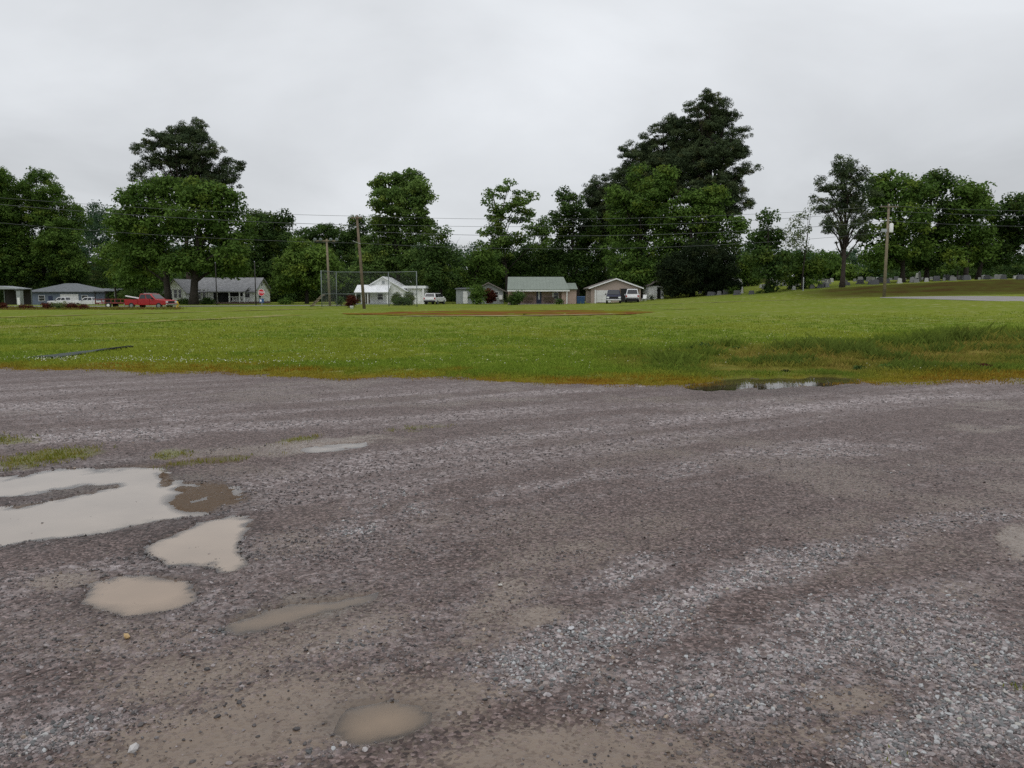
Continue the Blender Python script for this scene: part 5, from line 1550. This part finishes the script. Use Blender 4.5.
def greenhouse(root, paint, x0, x1, w, z0, xt0, xt1, wt, z1, mids, rear=True):
    """cabin frustum with windscreen, rear and side glass as parts"""
    MB().frustum((x0, x1, -w, w, z0), (xt0, xt1, -wt, wt, z1)).build('cabin', paint, root, bevel=.05)

    def pt(u, s, v):  # u 0..1 rear->front, v 0..1 bottom->top on side s
        lo = (x0 + (x1 - x0) * u, s * w, z0); hi = (xt0 + (xt1 - xt0) * u, s * wt, z1)
        return lerp3(lo, hi, v)
    e = .012

    def fpt(front, s, v):
        p = list(pt(1 if front else 0, s, v)); p[0] += e if front else -e; return tuple(p)
    quad_slab(fpt(1, -.88, .1), fpt(1, .88, .1), fpt(1, .86, .9), fpt(1, -.86, .9)).build('windscreen', M['glass'], root)
    if rear: quad_slab(fpt(0, .86, .2), fpt(0, -.86, .2), fpt(0, -.84, .88), fpt(0, .84, .88)).build('rear_window', M['glass'], root)
    for s in (-1, 1):
        for (u0, u1) in mids:
            q = [list(pt(u0, s, .12)), list(pt(u1, s, .12)), list(pt(u1 * .97 + .015, s, .88)), list(pt(u0 * .97 + .015, s, .88))]
            for p in q: p[1] += s * e
            if s == 1: q = q[::-1]
            quad_slab(*q).build('side_window', M['glass'], root)


def pickup(loc, rz, paint, label, bed_extra=None):
    root = empty('pickup_truck', loc, rz, label, 'pickup truck')
    p = M[paint]
    hood = MB().prism([(.62, .48), (2.72, .48), (2.8, .62), (2.78, .98), (2.55, 1.08), (1.35, 1.16), (.62, 1.16)], 'y', -.96, .96)
    hood.build('hood', p, root, bevel=.06)
    MB().box(-.95, .617, -.97, .97, .45, 1.16).build('body', p, root, bevel=.04)
    bed = MB().box(-2.75, -.99, -.97, -.87, .5, 1.14).box(-2.75, -.99, .87, .97, .5, 1.14).box(-2.75, -.99, -.86, .86, .5, .66).box(-1.05, -.99, -.86, .86, .66, 1.12)
    bed.build('bed', p, root)
    MB().box(-2.82, -2.755, -.93, .93, .55, 1.12).build('tailgate', p, root, bevel=.02)
    greenhouse(root, p, -.93, 1.38, .9, 1.162, -.78, .62, .74, 1.83, ((.06, .44), (.5, .9)))
    MB().box(2.76, 2.92, -.95, .95, .42, .62).build('front_bumper', M['chrome'], root, bevel=.03)
    MB().box(-2.95, -2.83, -.93, .93, .42, .6).build('rear_bumper', M['chrome'], root, bevel=.03)
    MB().box(2.785, 2.81, -.55, .55, .68, .95).build('grille', M['rubber'], root)
    for s in (-1, 1):
        MB().box(2.77, 2.815, s * .76 - .16, s * .76 + .16, .74, .95).build('headlight', M['lamp_clear'], root)
        MB().box(-2.83, -2.80, s * .9 - .06, s * .9 + .06, .72, 1.05).build('tail_light', M['lamp_red'], root)
        MB().box(1.0, 1.14, s * 1.06 - .1, s * 1.06 + .1, 1.16, 1.36).build('mirror', M['rubber'], root)
    wheels(root, (1.85, -1.85), .88)
    return root


def suv(loc, rz, paint, label, hh=1.7):
    root = empty('car', loc, rz, label, 'car')
    p = M[paint]
    MB().prism([(-2.2, .42), (2.2, .42), (2.32, .6), (2.25, .85), (2.0, .95), (1.15, 1.02), (-2.25, 1.02), (-2.3, .75)], 'y', -.9, .9).build('body', p, root, bevel=.07)
    greenhouse(root, p, -2.22, 1.3, .85, 1.022, -1.95, .45, .68, hh, ((.05, .34), (.38, .64), (.68, .95)))
    MB().box(2.26, 2.38, -.85, .85, .38, .6).build('front_bumper', p, root, bevel=.03)
    MB().box(-2.4, -2.29, -.85, .85, .38, .62).build('rear_bumper', M['rubber'], root, bevel=.03)
    for s in (-1, 1):
        MB().box(2.2, 2.29, s * .68 - .16, s * .68 + .16, .7, .86).build('headlight', M['lamp_clear'], root)
        MB().box(-2.31, -2.26, s * .78 - .09, s * .78 + .09, .78, 1.0).build('tail_light', M['lamp_red'], root)
        MB().box(.95, 1.05, s * .97 - .08, s * .97 + .08, 1.0, 1.16).build('mirror', p, root)
    wheels(root, (1.4, -1.4), .82, .33)
    return root


rt = pickup(P(151, 84), R(-14), 'car_red', "red pickup truck facing right on the left verge")
rt.scale = (.90, .92, .86)
MB().box(-.5, .5, -.5, .5, 1.84, 1.92).build('roof_rack', M['galv'], rt)
MB().add([(-3.3, -.2, 1.5), (-3.3, 0, 1.5), (-1.2, 0, 1.17), (-1.2, -.2, 1.17), (-3.3, -.2, 1.62), (-3.3, 0, 1.62), (-1.2, 0, 1.29), (-1.2, -.2, 1.29)], [(0, 3, 2, 1), (4, 5, 6, 7), (0, 1, 5, 4), (1, 2, 6, 5), (2, 3, 7, 6), (3, 0, 4, 7)]).build('boom', M['white_paint'], rt)
pickup(P(64, 158), R(180 - 2), 'car_white', "white pickup parked left before the white garage door")
pickup(P(90, 156), R(180 + 4), 'car_white', "white pickup parked right of the white garage door")
pickup(P(613.5, 107), R(-97), 'car_navy', "dark navy pickup facing the field before the tan garage")
suv(P(632, 109), R(82), 'car_white', "white car backed against the dark open garage bay", 1.85)
suv(P(435, 113), R(76), 'car_white', "white car parked under the dark tree by the flat-roofed annex", 1.62)
# red trailer behind the truck
b = P(116, 88)
tr = empty('trailer', b, R(4), "low red flatbed trailer behind the red truck", 'trailer')
MB().box(-1.9, 1.3, -.8, .8, .5, .6).build('deck', M['rust_red'], tr)
fr = MB()
for x_ in (-1.88, -.85, .2, 1.24):
    for y_ in (-.79, .73): fr.box(x_, x_ + .06, y_, y_ + .06, .6, .95)
fr.box(-1.88, 1.3, -.79, -.74, .95, 1.0).box(-1.88, 1.3, .74, .79, .95, 1.0)
fr.build('side_rail', M['rust_red'], tr)
MB().tube([(1.3, 0, .55), (2.3, 0, .5)], .05, 6).build('tow_bar', M['rust_red'], tr)
for s in (-1, 1):
    wv_ = MB().tube([(0, -.1, 0), (0, .1, 0)], .3, 16).build('wheel', M['rubber'], tr); wv_.location = (-.4, s * .92, .3)
    MB().tube([(0, s * .1, 0), (0, s * .108, 0)], [.17, .15], 12).build('rim', M['white_paint'], wv_)

# ------------------------------------------------------------------ cemetery
def slab_stone():
    m = MB(); m.box(-.5, .5, -.2, .2, -.1, .2)
    top = [(-.4, .2), (.4, .2), (.4, .72)] + [(.4 * math.cos(a), .72 + .16 * math.sin(a)) for a in np.linspace(.2, math.pi - .2, 9)] + [(-.4, .72)]
    m.prism(top, 'y', -.1, .1); return m


def block_stone():
    m = MB(); m.box(-.75, .75, -.25, .25, -.1, .22); m.prism([(-.62, .22), (.62, .22), (.6, .8), (.4, .9), (-.4, .9), (-.6, .8)], 'y', -.13, .13); return m


def obelisk():
    m = MB(); m.box(-.4, .4, -.4, .4, -.1, .3); m.frustum((-.26, .26, -.26, .26, .3), (-.15, .15, -.15, .15, 1.5)); m.frustum((-.15, .15, -.15, .15, 1.5), (-.01, .01, -.01, .01, 1.72)); return m


GS = [(slab_stone(), 'granite', "rounded grey gravestone on the cemetery rise", "rounded grey gravestones"), (block_stone(), 'granite_dark', "wide dark gravestone on the cemetery rise", "wide dark gravestones"),
      (slab_stone(), 'marble', "rounded white gravestone on the cemetery rise", "rounded white gravestones"), (block_stone(), 'granite', "wide grey gravestone on the cemetery rise", "wide grey gravestones"),
      (obelisk(), 'marble', "white obelisk monument on the cemetery rise", "white obelisk monuments")]
protos = []
for m, mt, lab, grp in GS:
    o = m.build('gravestone', M[mt], None, bevel=.02); tag(o, lab, 'gravestone', grp); protos.append([o, 0])
g = np.random.default_rng(44)
cnt = 0
for px in list(g.uniform(698, 800, 56)) + list(g.uniform(800, 900, 50)) + list(g.uniform(900, 1040, 56)):
    D = g.uniform(103, 112) if g.uniform() < .25 else g.uniform(112, 165)
    if px < 735: D = max(D, 112)
    i = int(g.choice(5, p=[.36, .26, .12, .22, .04]))
    o, used = protos[i]
    if used:
        o = o.copy(); COL.objects.link(o)
    protos[i][1] = 1
    o.location = P(px, D) + Vector((0, 0, .02)); s = g.uniform(.42, .8)
    o.scale = (s, s, s * g.uniform(.9, 1.2)); o.rotation_euler = (0, R(g.normal(0, 1.5)), R(g.normal(0, 12)))
# a white tent-topped monument and a dark car among the graves
b = P(733, 118)
o = empty('grave_canopy', b, R(15), "white slanted canopy among the graves right of the black cedar", 'canopy')
MB().prism([(-1.0, 1.35), (1.0, 1.35), (.75, 2.0), (-.5, 2.1)], 'y', -.9, .9).build('canopy_top', M['white_paint'], o)
for x_ in (-.95, .9):
    for y_ in (-.85, .8): MB().box(x_, x_ + .05, y_, y_ + .05, -.1, 1.35).build('leg', M['galv'], o)
b = P(803, 100)
o = empty('fence_post', b, 0, "thin pale post at the foot of the wispy tree", 'post')
MB().box(-.05, .05, -.05, .05, -.2, zrow(278, 100) - b.z).build('shaft', M['galv'], o)
MB().frustum((-.06, .06, -.06, .06, zrow(278, 100) - b.z), (-.01, .01, -.01, .01, zrow(277, 100) - b.z)).build('cap', M['galv'], o)
